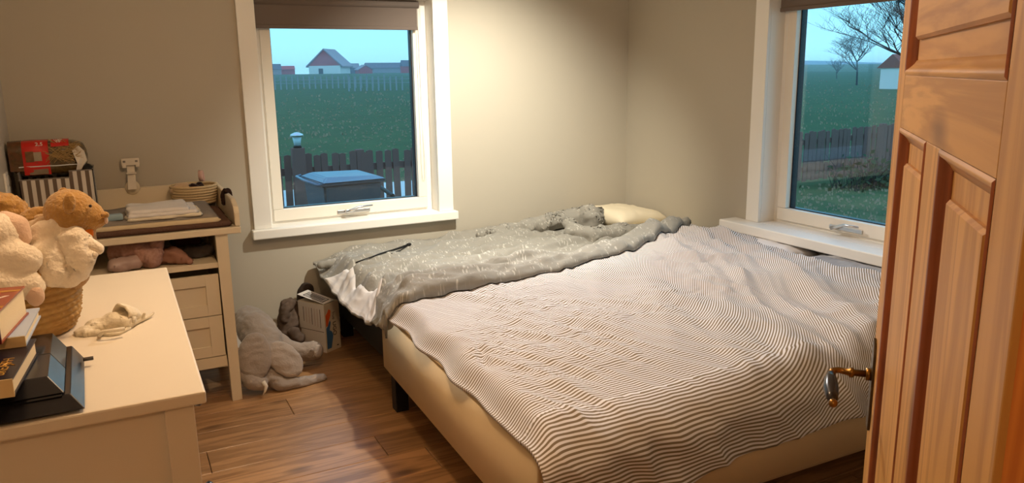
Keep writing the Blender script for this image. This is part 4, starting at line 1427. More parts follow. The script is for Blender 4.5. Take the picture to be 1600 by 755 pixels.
bb_ = thing('black_bin', 'black open container standing against the left wall beside the striped box', 'container', (-0.365, 4.38, 0.837))
b = MB()
b.box(-0.055, 0.045, -0.03, 0.022, 0, 0.004).box(-0.055, -0.051, -0.03, 0.022, 0, 0.255).box(0.041, 0.045, -0.03, 0.022, 0, 0.255).box(-0.055, 0.045, -0.03, -0.026, 0, 0.255).box(-0.055, 0.045, 0.018, 0.022, 0, 0.255)
b.build('bin_walls', M['black'], bb_)
MB().box(-0.057, 0.047, -0.033, -0.024, 0.253, 0.259, 0.001).build('bin_rim', M['steel'], bb_)

M['hay'] = mat('hay_in_clear_film', s2l(120, 96, 52), 0.25, 0.5, col2=s2l(54, 40, 22), vscale=60, bump=0.5, bscale=90, coat=0.4)
M['redfilm'] = mat('red_printed_film', s2l(196, 34, 22), 0.25, 0.5, bump=0.25, bscale=20)
M['picfilm'] = mat('mixed_herb_film', s2l(120, 70, 40), 0.25, 0.5, col2=s2l(50, 54, 26), vscale=45, bump=0.3, bscale=40)
hb = thing('hay_bag', 'clear bag of hay with a red printed label, lying across the striped box', 'bag', T(75, 245, 4.28))
bl = Vector(hb.location)


def hayshape(c):
    return 0.006*(1-2*abs(noise.noise((c[0]*12, c[1]*10, c[2]*14))))+0.003*noise.noise((c[0]*40, c[1]*40, c[2]*40))


a0, a1 = P(24, 250, 4.28), P(128, 243, 4.28)
b = MB()
LL = (a1-a0).length
for i in range(13):
    t_ = i/12
    c = a0.lerp(a1, t_)
    k_ = 1-0.25*abs(2*t_-1)**4
    b.box(c.x-0.018, c.x+0.018, -0.088*k_, 0.088*k_, c.z-0.078*k_, c.z+0.078*k_, 0.035*k_)
body = b.blob('bag_film', M['hay'], hb, 0.008, 8, hayshape)


def bagwrap(name, x0, x1, z0, z1, m, off, seed=0):
    """a printed patch that follows the front and top of the bag"""
    bbm = bmesh.new()
    rows = []
    n_ = 14
    for j_ in range(n_+1):
        row = []
        s_ = z0+(z1-z0)*j_/n_          # 0..1 up the front, 1..2 over the top
        for i in range(11):
            x = x0+(x1-x0)*i/10
            if s_ <= 0.8:
                y, z = -0.092, -0.075+s_/0.8*0.115
            elif s_ <= 1.2:
                a = (s_-0.8)/0.4*math.pi/2
                y, z = -0.052-0.040*math.cos(a), 0.040+0.040*math.sin(a)
            else:
                y, z = -0.052+(s_-1.2)*0.12, 0.080
            y += 0.004*noise.noise((x*14, s_*3, seed)); z += 0.003*noise.noise((x*14, s_*3, seed+5))
            row.append(bbm.verts.new((x, y-off, z+off)))
        rows.append(row)
    for j_ in range(n_):
        for i in range(10):
            bbm.faces.new((rows[j_][i], rows[j_][i+1], rows[j_+1][i+1], rows[j_+1][i]))
    me = bpy.data.meshes.new(name); bbm.to_mesh(me); bbm.free()
    return put(name, me, m, hb, True)


xr0, xr1 = P(35, 245, 4.19).x, P(77, 245, 4.19).x
bagwrap('red_label', xr0, xr1, 0.0, 1.75, M['redfilm'], 0.002, 1)
bagwrap('red_flash', xr1+0.012, xr1+0.085, 0.86, 1.7, M['redfilm'], 0.003, 2)
bagwrap('herb_picture', P(13, 245, 4.19).x, xr0, 0.15, 1.5, M['picfilm'], 0.0015, 3)
bagwrap('info_panel', xr0+0.045, xr1-0.03, 0.42, 0.72, mat('grey_info_print', s2l(176, 160, 136), 0.5, var=0.3, vscale=90), 0.0035, 4)
bagwrap('rabbit_picture', xr0+0.012, xr0+0.045, 0.40, 0.74, mat('brown_rabbit_print', s2l(150, 110, 70), 0.5, col2=s2l(70, 44, 26), vscale=60), 0.0035, 4)
bagwrap('lower_panel', xr0+0.02, xr1-0.01, 0.0, 0.16, mat('grey_lower_print', s2l(150, 130, 104), 0.5, var=0.3, vscale=40), 0.0035, 6)
bagwrap('film_seam', xr0-0.02, P(122, 245, 4.19).x, 0.235, 0.265, M['plastic_clear'], 0.0045, 7)
text('HAY', 0.030, M['whiteprint'], hb, (xr1+0.048, -0.083, 0.078), (math.radians(40), 0, math.radians(60)), 0.0008, 'label_lettering')
text('2,5', 0.026, M['whiteprint'], hb, (xr1-0.035, -0.088, 0.066), (math.radians(52), 0, 0), 0.0008, 'label_lettering')
b = MB()
ring = [P(112, 234, 4.185), P(119, 226, 4.21), P(130, 236, 4.20), P(135, 251, 4.19), P(127, 264, 4.18), P(118, 271, 4.17), P(121, 256, 4.17)]
ra = [b.b.verts.new(p) for p in ring]
rb2 = [b.b.verts.new(p+Vector((0.004, 0.010, 0))) for p in ring]
b.b.faces.new(ra); b.b.faces.new(rb2[::-1])
for i in range(len(ring)):
    b.b.faces.new((ra[i], rb2[i], rb2[(i+1) % len(ring)], ra[(i+1) % len(ring)]))
b.build('torn_end_flap', mat('white_torn_film', s2l(214, 202, 186), 0.5, bump=0.3, bscale=40), hb)
MB().ell(P(137, 263, 4.20), (0.024, 0.03, 0.022), sub=3).build('dark_tied_end', M['black'], hb, True)

rr_ = random.Random(4)
hs_ = MB()
for i in range(90):
    x = rr_.uniform(xr1+0.01, P(118, 245, 4.19).x); s_ = rr_.uniform(0.3, 1.2)
    a = rr_.uniform(-0.9, 0.9); L = rr_.uniform(0.02, 0.05)
    y0_ = -0.092 if s_ < 0.8 else -0.08
    z0_ = -0.03+s_*0.08
    hs_.tube([(x-L*math.cos(a), y0_-0.002, z0_-L*math.sin(a)), (x, y0_-0.006, z0_), (x+L*math.cos(a), y0_-0.002, z0_+L*math.sin(a)*0.8)], 0.0011, 3)
hs_ = hs_.build('hay_strands', mat('dry_hay', s2l(168, 136, 84), 0.8), hb)
hs_['kind'] = 'stuff'

# wall switch on the left wall
sw = thing('wall_socket', 'white wall socket on the pale left wall at the edge of the picture', 'wall socket', (XL, 4.06, 1.045))
MB().box(0, 0.010, -0.045, 0.045, -0.06, 0.06, 0.003).build('socket_plate', M['white'], sw)
MB().box(0.0101, 0.013, -0.028, 0.028, 0.005, 0.045, 0.002).build('socket_face', M['white'], sw)
MB().box(0.0101, 0.013, -0.028, 0.028, -0.045, -0.005, 0.002).build('socket_face', M['white'], sw)

# ---- clothes on the open shelf
def heap(name, label, cat, pts, rs, m, amp, sc, seed, vox=0.007, base=0.677):
    t_ = thing(name, label, cat, (pts[0][0], pts[0][1], base), 0, 'clothes and packs on the open shelf')
    o_ = Vector((pts[0][0], pts[0][1], base))
    b_ = MB()
    b_.chain([Vector(p)-o_ for p in pts], rs)
    ob = b_.blob('fabric', m, t_, vox, 4, lumps(amp, sc, seed))
    lo = min(v.co.z for v in ob.data.vertices)
    for v in ob.data.vertices:
        if v.co.z < 0.001:
            v.co.z = 0.001
    return t_


M['pinkprint'] = mat('pink_leopard_cotton', s2l(196, 160, 146), 0.9, 0.1, col2=s2l(150, 106, 92), vscale=90, bump=0.1)
M['mauve'] = mat('mauve_cotton', s2l(160, 118, 100), 0.9, 0.1, var=0.2, vscale=12)
M['slate'] = mat('slate_cotton', s2l(104, 98, 98), 0.9, 0.1, var=0.2, vscale=12)
M['wine'] = mat('dark_wine_cotton', s2l(58, 30, 26), 0.9, 0.1)
M['lilac'] = mat('lilac_film', s2l(190, 164, 156), 0.35, 0.4, var=0.2, vscale=30)
heap('patterned_blanket', 'pink spotted baby blanket bunched at the left of the shelf', 'blanket', [(-0.03, 3.80, 0.75), (0.05, 3.76, 0.745), (0.09, 3.73, 0.72), (0.12, 3.76, 0.78)], [0.05, 0.05, 0.04, 0.025], M['pinkprint'], 0.014, 14, 2)
heap('folded_jumper', 'mauve brown garment sliding over the shelf edge next to the spotted blanket', 'garment', [(0.13, 3.78, 0.71), (0.18, 3.75, 0.72), (0.24, 3.71, 0.688)], [0.034, 0.032, 0.010], M['mauve'], 0.012, 16, 6)
heap('folded_trousers', 'slate grey folded garment at the right end of the shelf', 'garment', [(0.20, 3.85, 0.70), (0.27, 3.83, 0.70), (0.335, 3.82, 0.71)], [0.022, 0.024, 0.022], M['slate'], 0.010, 16, 9)
heap('folded_shirt', 'dark wine garment lying on the slate grey one on the shelf', 'garment', [(0.20, 3.90, 0.748), (0.26, 3.90, 0.752), (0.30, 3.88, 0.748)], [0.024, 0.024, 0.018], M['wine'], 0.005, 20, 12)
heap('wipes_pack', 'lilac grey soft pack lying at the left front of the shelf', 'packet', [(-0.06, 3.72, 0.705), (0.02, 3.72, 0.71)], [0.028, 0.028], M['lilac'], 0.009, 20, 15)

# ------------------------------------------------------------------ big plush elephant on the floor
M['elefur'] = mat('grey_plush', s2l(158, 144, 132), 0.95, 0.1, var=0.10, vscale=14, bump=0.3, bscale=110, sheen=0.3)
M['eleear'] = mat('pale_grey_plush', s2l(172, 158, 146), 0.95, 0.1, var=0.08, vscale=14, bump=0.3, bscale=110, sheen=0.3)
M['tusk'] = mat('white_felt', s2l(220, 208, 190), 0.9)
el = thing('plush_elephant', 'big grey plush elephant flopped face down on the floor beside the changing table', 'soft toy', (0.50, 3.85, 0))
bl = Vector(el.location)
b = MB()
b.chain([P(388, 500, 4.08), P(400, 515, 3.98), P(412, 535, 3.90)], [0.075, 0.095, 0.098])
b.chain([P(412, 535, 3.90), P(415, 560, 3.82), P(418, 580, 3.77)], [0.098, 0.086, 0.065])
b.chain([P(384, 555, 3.80), P(381, 582, 3.74), P(395, 597, 3.69)], [0.045, 0.042, 0.038])
b.chain([P(395, 597, 3.69), P(408, 600, 3.68)], [0.038, 0.032])
b.chain([P(430, 535, 3.97), P(448, 545, 3.95), P(470, 550, 3.93), P(490, 548, 3.91)], [0.06, 0.047, 0.047, 0.050])
b.chain([P(420, 585, 3.75), P(438, 600, 3.70), P(462, 599, 3.70), P(480, 597, 3.71), P(503, 591, 3.73)], [0.055, 0.036, 0.031, 0.029, 0.024])
ob = b.blob('body', M['elefur'], el, 0.008, 5, lumps(0.005, 18, 3.0))
for v in ob.data.vertices:
    v.co.z = max(v.co.z, 0.002)


def ear(c, r, tilt, turn, m):
    b = MB()
    b.ell(c, r, Matrix.Rotation(math.radians(turn), 4, 'Z') @ Matrix.Rotation(math.radians(tilt), 4, 'Y') @ Matrix.Rotation(math.radians(-20), 4, 'X'))
    return b.blob('ear', m, el, 0.006, 4, lumps(0.004, 16, 7.0))


ear(P(446, 562, 3.715), (0.070, 0.020, 0.105), -32, 18, M['eleear'])
ear(P(398, 558, 3.720), (0.078, 0.026, 0.118), 6, -8, M['elefur'])
MB().tube([P(411, 597, 3.66), P(416, 604, 3.645), P(414, 612, 3.64), P(411, 617, 3.64)], [0.012, 0.010, 0.006, 0.001], 10).build('tusk', M['tusk'], el, True)
b = MB(); b.ell(P(497, 549, 3.862), (0.030, 0.010, 0.038), Matrix.Rotation(math.radians(25), 4, 'Z')); b.blob('foot_sole', M['eleear'], el, 0.005, 3)
for dx, dy in ((-1, 0), (3, 10)):
    MB().ell(P(488+dx, 547+dy, 3.862), (0.008, 0.005, 0.008), sub=2).build('toe_patch', M['elefur'], el, True)

# rolled printed blanket stuffed between elephant and box
M['printcloth'] = mat('brown_print_cotton', s2l(120, 104, 92), 0.9, 0.1, col2=s2l(60, 46, 38), vscale=30, bump=0.1)
rl = thing('rolled_blanket', 'grey brown printed cloth stuffed on the floor behind the elephant, left of the carton', 'blanket', (0.72, 4.30, 0))
bl = Vector(rl.location)
b = MB()
b.chain([P(452, 478, 4.33), P(452, 500, 4.30), P(452, 525, 4.27)], [0.055, 0.065, 0.06])
b.chain([P(455, 470, 4.28), P(446, 480, 4.26), P(445, 495, 4.25)], [0.02, 0.024, 0.02])
b.chain([P(458, 515, 4.18), P(468, 525, 4.16)], [0.03, 0.025])
ob = b.blob('fabric', M['printcloth'], rl, 0.008, 3, lumps(0.010, 16, 2.0))
zmin = min(v.co.z for v in ob.data.vertices)
for v in ob.data.vertices:
    v.co.z -= zmin

# ------------------------------------------------------------------ carton between elephant and bed
M['carton'] = mat('white_card', s2l(206, 200, 194), 0.6, 0.2)
M['cartonwarm'] = mat('cream_card', s2l(196, 182, 160), 0.6, 0.2)
M['cardorange'] = mat('orange_print', s2l(214, 92, 40), 0.6)
M['cardblue'] = mat('blue_print_deep', s2l(58, 96, 138), 0.6)
A = Vector((0.917, 4.10, 0))
ea = Vector((0.85, 0.53, 0)); eb = Vector((-0.53, 0.85, 0))
WA, WB, HC = 0.115, 0.20, 0.278
cb = thing('carton', 'white product carton with orange and blue print standing between elephant and bed', 'carton', A+ea*WA/2+eb*WB/2, math.atan2(ea.y, ea.x))
b = MB().box(-WA/2, WA/2, -WB/2, WB/2, 0, HC, 0.002)
b.build('carton_body', M['cartonwarm'], cb)
MB().box(-WA/2-0.0008, -WA/2, -WB/2+0.002, WB/2-0.002, 0.002, HC-0.002).build('side_face', M['carton'], cb)
fl = MB().box(0, 0.082, 0, WB, 0, 0.003, 0.001).build('top_flap', M['carton'], cb)
fl.location = (-WA/2, -WB/2, HC+0.002); fl.rotation_euler = (math.radians(9), math.radians(-4), 0)
MB().box(0.012, 0.066, 0.02, WB-0.03, 0.0031, 0.0036).build('label_border', M['darkprint'], fl)
MB().box(0.017, 0.061, 0.027, WB-0.037, 0.0037, 0.0041).build('label', M['carton'], fl)
bc = MB()
for i in range(26):
    y = 0.034+i*0.0049
    bc.box(0.022, 0.056, y, y+0.0015+0.002*((i*7) % 3)/2, 0.0042, 0.0045)
bc.build('bar_lines', M['darkprint'], fl)
yf_ = -WB/2-0.0006
MB().prism([(-0.050, 0.15), (-0.036, 0.152), (-0.028, 0.18), (-0.014, 0.205), (-0.010, 0.235), (-0.024, 0.245), (-0.038, 0.225), (-0.050, 0.215)], yf_, -WB/2, 'y').build('orange_print', M['cardorange'], cb)
MB().prism([(-0.050, 0.02), (-0.018, 0.02), (0.0, 0.09), (-0.008, 0.112), (-0.026, 0.125), (-0.014, 0.165), (-0.020, 0.18), (-0.038, 0.15), (-0.050, 0.14)], yf_, -WB/2, 'y').build('blue_print', M['cardblue'], cb)
text('UGO', 0.036, M['darkprint'], cb, (0.012, -WB/2-0.0005, 0.125), (math.radians(90), math.radians(90), 0), 0.0006, 'carton_lettering')
text('hue', 0.030, M['slate'], cb, (0.010, -WB/2-0.0005, 0.20), (math.radians(90), math.radians(90), 0), 0.0006, 'carton_lettering')
MB().box(0.024, 0.038, yf_, -WB/2, 0.02, 0.026).build('carton_mark', M['darkprint'], cb)
for i in range(7):
    y = -WB/2+0.03+i*0.021
    MB().box(-WA/2-0.0014, -WA/2-0.0008, y, y+0.004, 0.14+0.004*i, HC-0.03).build('text_column', M['slate'] if i % 3 == 0 else M['lilac'], cb)
MB().box(-WA/2-0.0014, -WA/2-0.0008, -WB/2+0.01, WB/2-0.01, 0.118, 0.121).build('text_column', M['slate'], cb)
# dark cushion slumped behind the carton
ck = thing('dark_cushion', 'dark brown cushion squeezed behind the carton against the wall', 'cushion', (0.86, 4.36, 0.0))
bl = Vector(ck.location)
b = MB(); b.chain([Vector((-0.02, 0.0, 0.06)), Vector((0.0, 0.0, 0.19)), Vector((0.02, 0.0, 0.31))], [0.05, 0.055, 0.045]); ob = b.blob('cover', mat('dark_umber_cloth', s2l(52, 42, 36), 0.9), ck, 0.008, 4, lumps(0.006, 14, 2.0))
zmin = min(v.co.z for v in ob.data.vertices)
for v in ob.data.vertices:
    v.co.z -= zmin

# ------------------------------------------------------------------ outside
GZ = -0.5
M['grass'] = mat('rough_grass', s2l(84, 104, 66), 0.95, 0.05, col2=s2l(58, 78, 52), vscale=0.8, bump=0.6, bscale=3)
M['path'] = mat('pale_gravel', s2l(214, 210, 204), 0.95, 0.1, var=0.15, vscale=6)
M['fence'] = mat('weathered_fence_timber', s2l(132, 98, 92), 0.9, 0.1, var=0.25, vscale=5)
M['binplastic'] = mat('dark_green_grey_plastic', s2l(86, 84, 92), 0.5, 0.3)
M['binlid'] = mat('dark_lid_plastic', s2l(90, 100, 120), 0.35, 0.5)


def ground_z(y):
    return GZ if y < 16 else (GZ+2.8*(y-16)/234 if y < 250 else GZ+2.8)


def gr(u, v):
    y = [-4, 1, 4.75, 7, 9, 10, 12, 14, 16, 20, 26, 34, 44, 58, 76, 100, 130, 170, 210, 250, 320, 420][int(round(v*21))]
    x = -140+700*u
    z = ground_z(y)+(0.12*noise.noise((x*0.08, y*0.08, 0))+0.05*noise.noise((x*0.4, y*0.4, 2)) if y > 16 else 0.0)
    if y > 100:
        z += 1.1*ramp1(x, 120, 260)
    return Vector((x, y, z)), (x, y)


g = grid_cloth('ground', 140, 21, gr, M['grass'])
g['kind'] = 'structure'
# tufts: uncountable rough grass
tv, tf = [], []
rnd = random.Random(5)
for i in range(4500):
    y = 10.5+abs(rnd.gauss(0, 1))*22
    if rnd.random() < 0.5:
        x = y*rnd.uniform(0.12, 0.48)
    else:
        x = y*rnd.uniform(0.95, 1.5)
        if rnd.random() < 0.5:
            y = rnd.uniform(5.6, 9.6); x = y*rnd.uniform(0.95, 1.45)
    if 9.9 < y < 14.2 and x < 7:
        continue
    z = ground_z(y)
    h = rnd.uniform(0.03, 0.07)*(0.35+y/30)
    a = rnd.uniform(0, 6.28); w = h*0.5
    bx, by = math.cos(a)*w, math.sin(a)*w
    k0 = len(tv)
    tv += [(x-bx, y-by, z-0.02), (x+bx, y+by, z-0.02), (x+bx*1.4, y+by*0.6+0.3*h, z+h), (x-bx*0.6, y-by, z+h*0.8)]
    tf.append((k0, k0+1, k0+2, k0+3))
me = bpy.data.meshes.new('grass_tufts'); me.from_pydata(tv, [], tf)
o = put('grass_tufts', me, mat('grass_blade', s2l(152, 132, 106), 0.95, 0.0, col2=s2l(170, 146, 120), vscale=0.6))
o['kind'] = 'stuff'; o['label'] = 'rough tufts of grass all over the field outside'; o['category'] = 'grass'
pt = MB().prism([(-14, 10.3), (6.0, 10.3), (7.2, 12.5), (6.0, 14.2), (-14, 14.2)], GZ-0.06, GZ+0.006).build('gravel_path', M['path'])
pt['kind'] = 'structure'


def fence(label, x0, x1, y, ztop, step, parts_n, lamp_post=None, slope=0.0):
    f = thing('picket_fence', label, 'fence', (x0, y, GZ), 0, 'garden picket fence')
    me = None
    n_ = int((x1-x0)/step)
    h = ztop-GZ
    b = MB().prism([(-0.042, 0.06), (0.042, 0.06), (0.042, h-0.012), (0.0, h), (-0.042, h-0.012)], -0.012, 0.012, 'y')
    me = b.mesh('picket'); me.materials.append(M['fence'])
    for i in range(n_):
        q = bpy.data.objects.new('picket', me); C.objects.link(q); q.parent = f
        xx = step*(i+0.5)
        q.location = (xx+0.012*math.sin(i*5.1), 0.03, slope*xx+0.015*math.sin(i*3.7))
        q.rotation_euler = (0, 0.02*math.sin(i*2.3), 0)
    for z in (h*0.28, h*0.80):
        b = MB()
        L = x1-x0
        v = [b.b.verts.new(p) for p in ((0, 0.043, z-0.045), (L, 0.043, z-0.045+slope*L), (L, 0.08, z-0.045+slope*L), (0, 0.08, z-0.045),
                                        (0, 0.043, z+0.045), (L, 0.043, z+0.045+slope*L), (L, 0.08, z+0.045+slope*L), (0, 0.08, z+0.045))]
        for fc in ((3, 2, 1, 0), (4, 5, 6, 7), (0, 1, 5, 4), (1, 2, 6, 5), (2, 3, 7, 6), (3, 0, 4, 7)):
            b.b.faces.new([v[i] for i in fc])
        b.build('fence_rail', M['fence'], f)
    xx = 0.0
    while xx <= x1-x0:
        MB().box(xx-0.05, xx+0.05, 0.02, 0.12, -0.05, h+0.02+slope*xx, 0.004).build('fence_post', M['fence'], f)
        xx += 2.4
    return f


fence('brown garden picket fence behind the wheelie bin, seen through the left window', 0.4, 4.9, 9.8, 0.55, 0.118, 0)
fence('brown picket fence at the end of the lawn, seen through the right window', 10.4, 16.0, 9.8, 0.42, 0.108, 0, slope=0.02)
# post with a solar lantern
lp = T(465, 232, 9.65)
po = thing('lantern_post', 'timber gate post carrying a small glass solar lantern, left window view', 'post', (lp.x, 9.65, GZ))
h = T(467, 231, 9.65).z-GZ
MB().box(-0.075, 0.075, -0.06, 0.06, -0.05, h, 0.006).build('post', M['fence'], po)
ln = MB().lathe([(0.05, h+0.001), (0.05, h+0.025), (0.035, h+0.03)], 16).build('lantern_base', M['black'], po, True)
MB().lathe([(0.038, h+0.03), (0.058, h+0.14)], 10).build('lantern_glass', mat('frosted_glass', s2l(200, 214, 220), 0.2, 0.5), po, True)
MB().lathe([(0.085, h+0.141), (0.075, h+0.165), (0.03, h+0.185), (0.005, h+0.19)], 10).build('lantern_cap', M['steel'], po, True)

# wheelie bin
bn = thing('wheelie_bin', 'dark grey two-wheeled rubbish bin outside the left window, sloping lid shut', 'bin', (0, 0, 0))
D0 = 7.45
cx0, cx1 = T(498, 300, D0).x, T(592, 300, D0).x
cxm = (cx0+cx1)/2
bn.location = (cxm+0.02, D0+0.3, GZ)
bn.rotation_euler = (0, 0, math.radians(5))
hw = (cx1-cx0)/2
ht_ = T(545, 287, D0).z-GZ
b = MB()
v = [b.b.verts.new(p) for p in ((-hw*0.80, -0.22, 0.04), (hw*0.80, -0.22, 0.04), (hw*0.80, 0.25, 0.04), (-hw*0.80, 0.25, 0.04),
                                (-hw, -0.30, ht_), (hw, -0.30, ht_), (hw, 0.34, ht_), (-hw, 0.34, ht_))]
for f in ((3, 2, 1, 0), (4, 5, 6, 7), (0, 1, 5, 4), (1, 2, 6, 5), (2, 3, 7, 6), (3, 0, 4, 7)):
    b.b.faces.new([v[i] for i in f])
bmesh.ops.bevel(b.b, geom=b.b.edges[:], offset=0.02, segments=2, affect='EDGES')
b.build('bin_body', M['binplastic'], bn)
MB().box(-hw-0.03, hw+0.03, -0.33, 0.36, ht_-0.005, ht_+0.025, 0.008).build('rim', M['binplastic'], bn)
b = MB()
v = [b.b.verts.new(p) for p in ((-hw-0.03, -0.36, ht_+0.026), (hw+0.035, -0.36, ht_+0.026), (hw+0.035, 0.38, ht_+0.026), (-hw-0.03, 0.38, ht_+0.026),
                                (-hw+0.06, -0.20, ht_+0.065), (hw-0.02, -0.22, ht_+0.05), (hw-0.02, 0.30, ht_+0.055), (-hw+0.06, 0.30, ht_+0.07))]
for f in ((3, 2, 1, 0), (4, 5, 6, 7), (0, 1, 5, 4), (1, 2, 6, 5), (2, 3, 7, 6), (3, 0, 4, 7)):
    b.b.faces.new([v[i] for i in f])
bmesh.ops.bevel(b.b, geom=b.b.edges[:], offset=0.015, segments=2, affect='EDGES')
b.build('bin_lid', M['binlid'], bn)
MB().tube([(-hw-0.05, -0.34, ht_+0.015), (-hw-0.08, -0.34, ht_+0.02), (-hw-0.10, 0.0, ht_+0.03), (-hw-0.08, 0.3, ht_+0.035), (-hw-0.03, 0.33, ht_+0.04)], 0.014, 8).build('grab_handle', M['binlid'], bn, True)
for x in (-hw*0.8-0.03, hw*0.8+0.03):
    MB().lathe([(0.1, -0.025), (0.1, 0.025)], 20, (0, 0, 0), Matrix.Translation((x, 0.22, 0.1)) @ Matrix.Rotation(math.pi/2, 4, 'Y')).build('wheel', M['black'], bn)
MB().tube([(-hw*0.8-0.03, 0.22, 0.1), (hw*0.8+0.03, 0.22, 0.1)], 0.012, 8).build('axle', M['black'], bn)
# dark bar leaning beside the bin
br = thing('leaning_pole', 'dark pole leaning from the bin towards the fence foot, left window view', 'pole', T(606, 300, 8.2))
bl = Vector(br.location)
MB().tube([P(592, 291, 8.3), P(614, 306, 7.9)], 0.022, 8).tube([P(614, 306, 7.9), T(617, 330, 7.9)-bl], 0.02, 8).build('bar', M['black'], br)


# ---- far buildings
def farhouse(name, label, px0, px1, pyb, pye, pyr, dist, wallc, gablec, roofc, gable_front, doorx=None, ridge=None):
    A_, B_ = T(px0, pyb, dist), T(px1, pyb, dist)
    w = B_.x-A_.x
    zb = A_.z
    he = T(px0, pye, dist).z-zb
    hr = T(px0, pyr, dist).z-zb
    t_ = thing(name, label, 'building', ((A_.x+B_.x)/2, dist, zb), 0, 'buildings on the horizon')
    wm, gm, rm = mat(name+'_wall', wallc, 0.9), mat(name+'_gable', gablec, 0.9), mat(name+'_roof', roofc, 0.8)
    h = w/2
    dp = w*1.0 if gable_front else w*0.40
    MB().box(-h, h, 0, dp, -1.5, he).build('wall', wm, t_)
    if gable_front:
        rx = 0.0 if ridge is None else ridge*w-h
        MB().prism([(-h, he), (h, he), (rx, hr)], 0.0, dp, 'y').build('gable', gm, t_)
        for sx, e in ((-1, -h), (1, h)):
            tx_ = MB()
            ov = 0.08*w
            p0 = (rx, hr); p1 = (e+sx*ov, he-ov*(hr-he)/h*0.6)
            tx_.prism([p0, p1, (p1[0], p1[1]+0.04*w), (p0[0], p0[1]+0.04*w)], -0.3, dp+0.3, 'y')
            tx_.build('roof_slope', rm, t_)
    else:
        b = MB()
        ov = 0.02*w
        b.prism([(-0.3, he-0.1), (dp+0.3, he-0.1), (dp/2, hr)], -h-ov, h+ov, 'x')
        b.build('roof', rm, t_)
    if doorx is not None:
        x = (doorx-0.5)*w
        MB().box(x-0.07*w, x+0.07*w, -0.12, 0.05, -0.2, he*0.66).build('barn_door', M['dark'], t_)
    return t_


WH, RED, GREY, DG = s2l(242, 226, 218), s2l(196, 66, 62), s2l(160, 140, 144), s2l(110, 96, 104)
farhouse('white_barn', 'white barn with a dark red gable, tallest building on the horizon', 482, 533, 116, 103, 78, 250, WH, RED, GREY, True, 0.38, 0.5).rotation_euler = (0, 0, math.radians(-34))
farhouse('grey_barn', 'low grey barn at the far left of the horizon', 420, 440, 115, 108, 100, 240, GREY, GREY, DG, False)
farhouse('red_cottage', 'small red cottage between the grey barn and the white barn', 441, 461, 115, 108, 103, 245, RED, RED, RED, False)
farhouse('grey_shed', 'grey shed immediately right of the white barn', 545, 562, 114, 106, 99, 255, DG, DG, GREY, False)
farhouse('red_gabled_hut', 'little red gabled hut right of the grey shed', 561, 582, 113, 109, 102, 240, RED, RED, GREY, True)
farhouse('long_grey_hall', 'long grey farm hall near the right edge of the left window', 575, 630, 112, 106, 98, 262, GREY, GREY, DG, False)
farhouse('dark_red_house', 'dark red house at the right edge of the left window view', 629, 652, 112, 103, 94, 235, RED, RED, DG, False)

# far field fence: posts and rails
ff = thing('field_fence', 'thin grey post fence along the far edge of the field, left window', 'fence', (0, 0, 0))
pale = mat('grey_field_post', s2l(150, 150, 150), 0.9)
for i in range(34):
    d = 80 if i < 24 else 70
    px = 412+i*9.0 if i < 24 else 545+(i-24)*9.3
    p0 = T(px, 136, d); p1 = T(px, 119 if i % 6 else 116, d)
    MB().box(p0.x-0.06, p0.x+0.06, d-0.06, d+0.06, ground_z(d)-0.3, p1.z).build('fence_post', pale, ff)
p0, p1 = T(405, 126, 80), T(655, 123, 80)
MB().tube([p0, p1], 0.03, 4).build('fence_wire', pale, ff)
p0, p1 = T(405, 131, 80), T(655, 129, 80)
MB().tube([p0, p1], 0.03, 4).build('fence_wire', pale, ff)

# ---- bare trees seen in the right window
M['bark'] = mat('dark_bare_bark', s2l(60, 52, 54), 0.9)


def tree(label, base, height, spread, seed, levels, name='bare_tree', lean=0.0, r0=None, first=0.3, nbr=3):
    rr = random.Random(seed)
    t_ = thing(name, label, 'tree', base)
    tr_, br_ = MB(), MB()

    def grow(p, d, L, r, lev, mb):
        pts = [p]
        q = p.copy(); dd = d.copy()
        for k in range(3):
            dd = (dd+Vector((rr.uniform(-.18, .18), rr.uniform(-.18, .18), rr.uniform(-.05, .12)))).normalized()
            q = q+dd*L/3
            pts.append(q.copy())
        mb.tube(pts, [r, r*0.85, r*0.7, r*0.55], 5 if lev < 2 else 3, False)
        if lev >= levels:
            return
        nb = nbr if lev else 7
        for i in range(nb):
            a = rr.uniform(0, 6.28)
            e = rr.uniform(0.45, 1.0)*spread
            side = Vector((math.cos(a), math.sin(a), 0.15))
            nd = (dd+side*e).normalized()
            st = pts[rr.choice((1, 2, 3, 3))] if lev else pts[rr.choice((2, 3))]
            grow(st, nd, L*rr.uniform(0.55, 0.8), r*0.55, lev+1, br_)
    grow(Vector((0, 0, 0)), Vector((lean, 0, 1)).normalized(), height*first, r0 or height*0.02, 0, tr_)
    tr_.build('trunk', M['bark'], t_)
    ob = br_.build('branches', M['bark'], t_)
    return t_


b0 = T(1338, 140, 52); b0.z = ground_z(52)-0.2
tree('round bare tree on the horizon in the middle of the right window', b0, 5.4, 1.8, 11, 5, first=0.44, nbr=4, r0=0.10)
b1 = T(1306, 140, 75); b1.z = ground_z(75)-0.2
tree('smaller bare tree left of the round one on the horizon, right window', b1, 3.0, 1.0, 23, 4, first=0.40, nbr=4)
b2 = at_y(1445, 150, 20); b2.z = ground_z(20)-0.2
tree('tall bare tree whose branches reach in from behind the pine door', b2, 9.0, 1.2, 31, 6, first=0.32, r0=0.12, nbr=4)
farhouse('white_house', 'white house with red roof close to the pine door, right window view', 1409, 1475, 142, 104, 84, 42, WH, WH, s2l(150, 80, 66), False)
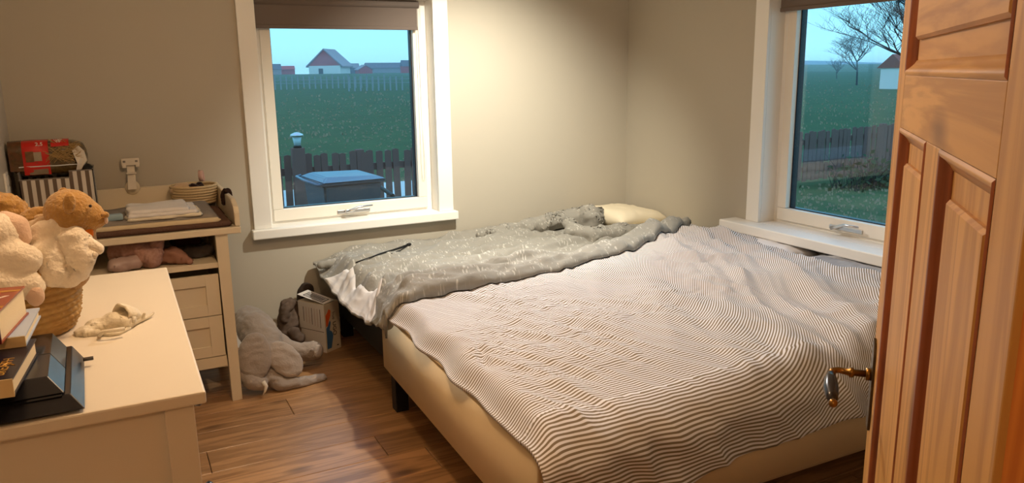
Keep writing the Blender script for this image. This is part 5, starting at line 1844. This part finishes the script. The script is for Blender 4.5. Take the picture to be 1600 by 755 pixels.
# hill line
hl = grid_cloth('hills', 40, 2, lambda u, v: (Vector((320+900*u, 380+120*v, 0.5+(7+7*noise.noise((u*5, 3, 1)))*(1 if v == 0.5 else 0)*ramp1(u, 0, 0.1))), (u, v)), mat('hazy_far_wood', s2l(120, 136, 150), 1.0, 0.0))
hl['kind'] = 'structure'
# tangled bush by the lawn fence
bs = thing('bare_bush', 'tangled bare bush in front of the lawn fence, right window view', 'bush', at_y(1375, 300, 9.0))
bs.location.z = GZ
rr = random.Random(3)
b = MB()
for i in range(130):
    a = rr.uniform(0, 6.28); e = rr.uniform(0.2, 1.1)
    p = Vector((rr.uniform(-.9, .9), rr.uniform(-.3, .3), 0))
    d = Vector((math.cos(a)*e, math.sin(a)*e*0.5, 1)).normalized()
    L = rr.uniform(0.35, 0.75)
    b.tube([p, p+d*L*0.5+Vector((0, 0, 0.03)), p+d*L+Vector((rr.uniform(-.1, .1), 0, -0.08))], [0.008, 0.006, 0.002], 3, False)
b.build('twigs', M['bark'], bs)
b = MB()
for i in range(420):
    p = Vector((rr.gauss(0, .55), rr.gauss(0, .25), abs(rr.gauss(0.2, .18))))
    n_ = Vector((rr.uniform(-1, 1), rr.uniform(-1, 1), rr.uniform(-1, 1))).normalized()
    s_ = n_.orthogonal().normalized()*0.035; t2 = n_.cross(s_)*1.6
    b.b.faces.new([b.b.verts.new(p+q) for q in (-s_, t2, s_, -t2)])
b.build('leaves', mat('dark_bush_leaf', s2l(56, 72, 44), 0.8), bs)

# thin evening haze lying over the fields outside
hm = bpy.data.materials.new('evening_haze')
hm.use_nodes = True
hm.node_tree.nodes.remove(hm.node_tree.nodes['Principled BSDF'])
vs_ = hm.node_tree.nodes.new('ShaderNodeVolumeScatter')
vs_.inputs['Color'].default_value = (0.80, 0.90, 1.0, 1)
vs_.inputs['Density'].default_value = 0.0013
hm.node_tree.links.new(vs_.outputs[0], hm.node_tree.nodes['Material Output'].inputs['Volume'])
hz_ = MB().box(-150, 560, 14.5, 425, -4, 7).build('haze', hm)
hz_['kind'] = 'stuff'; hz_['label'] = 'thin blue evening haze over the fields outside'; hz_['category'] = 'haze'
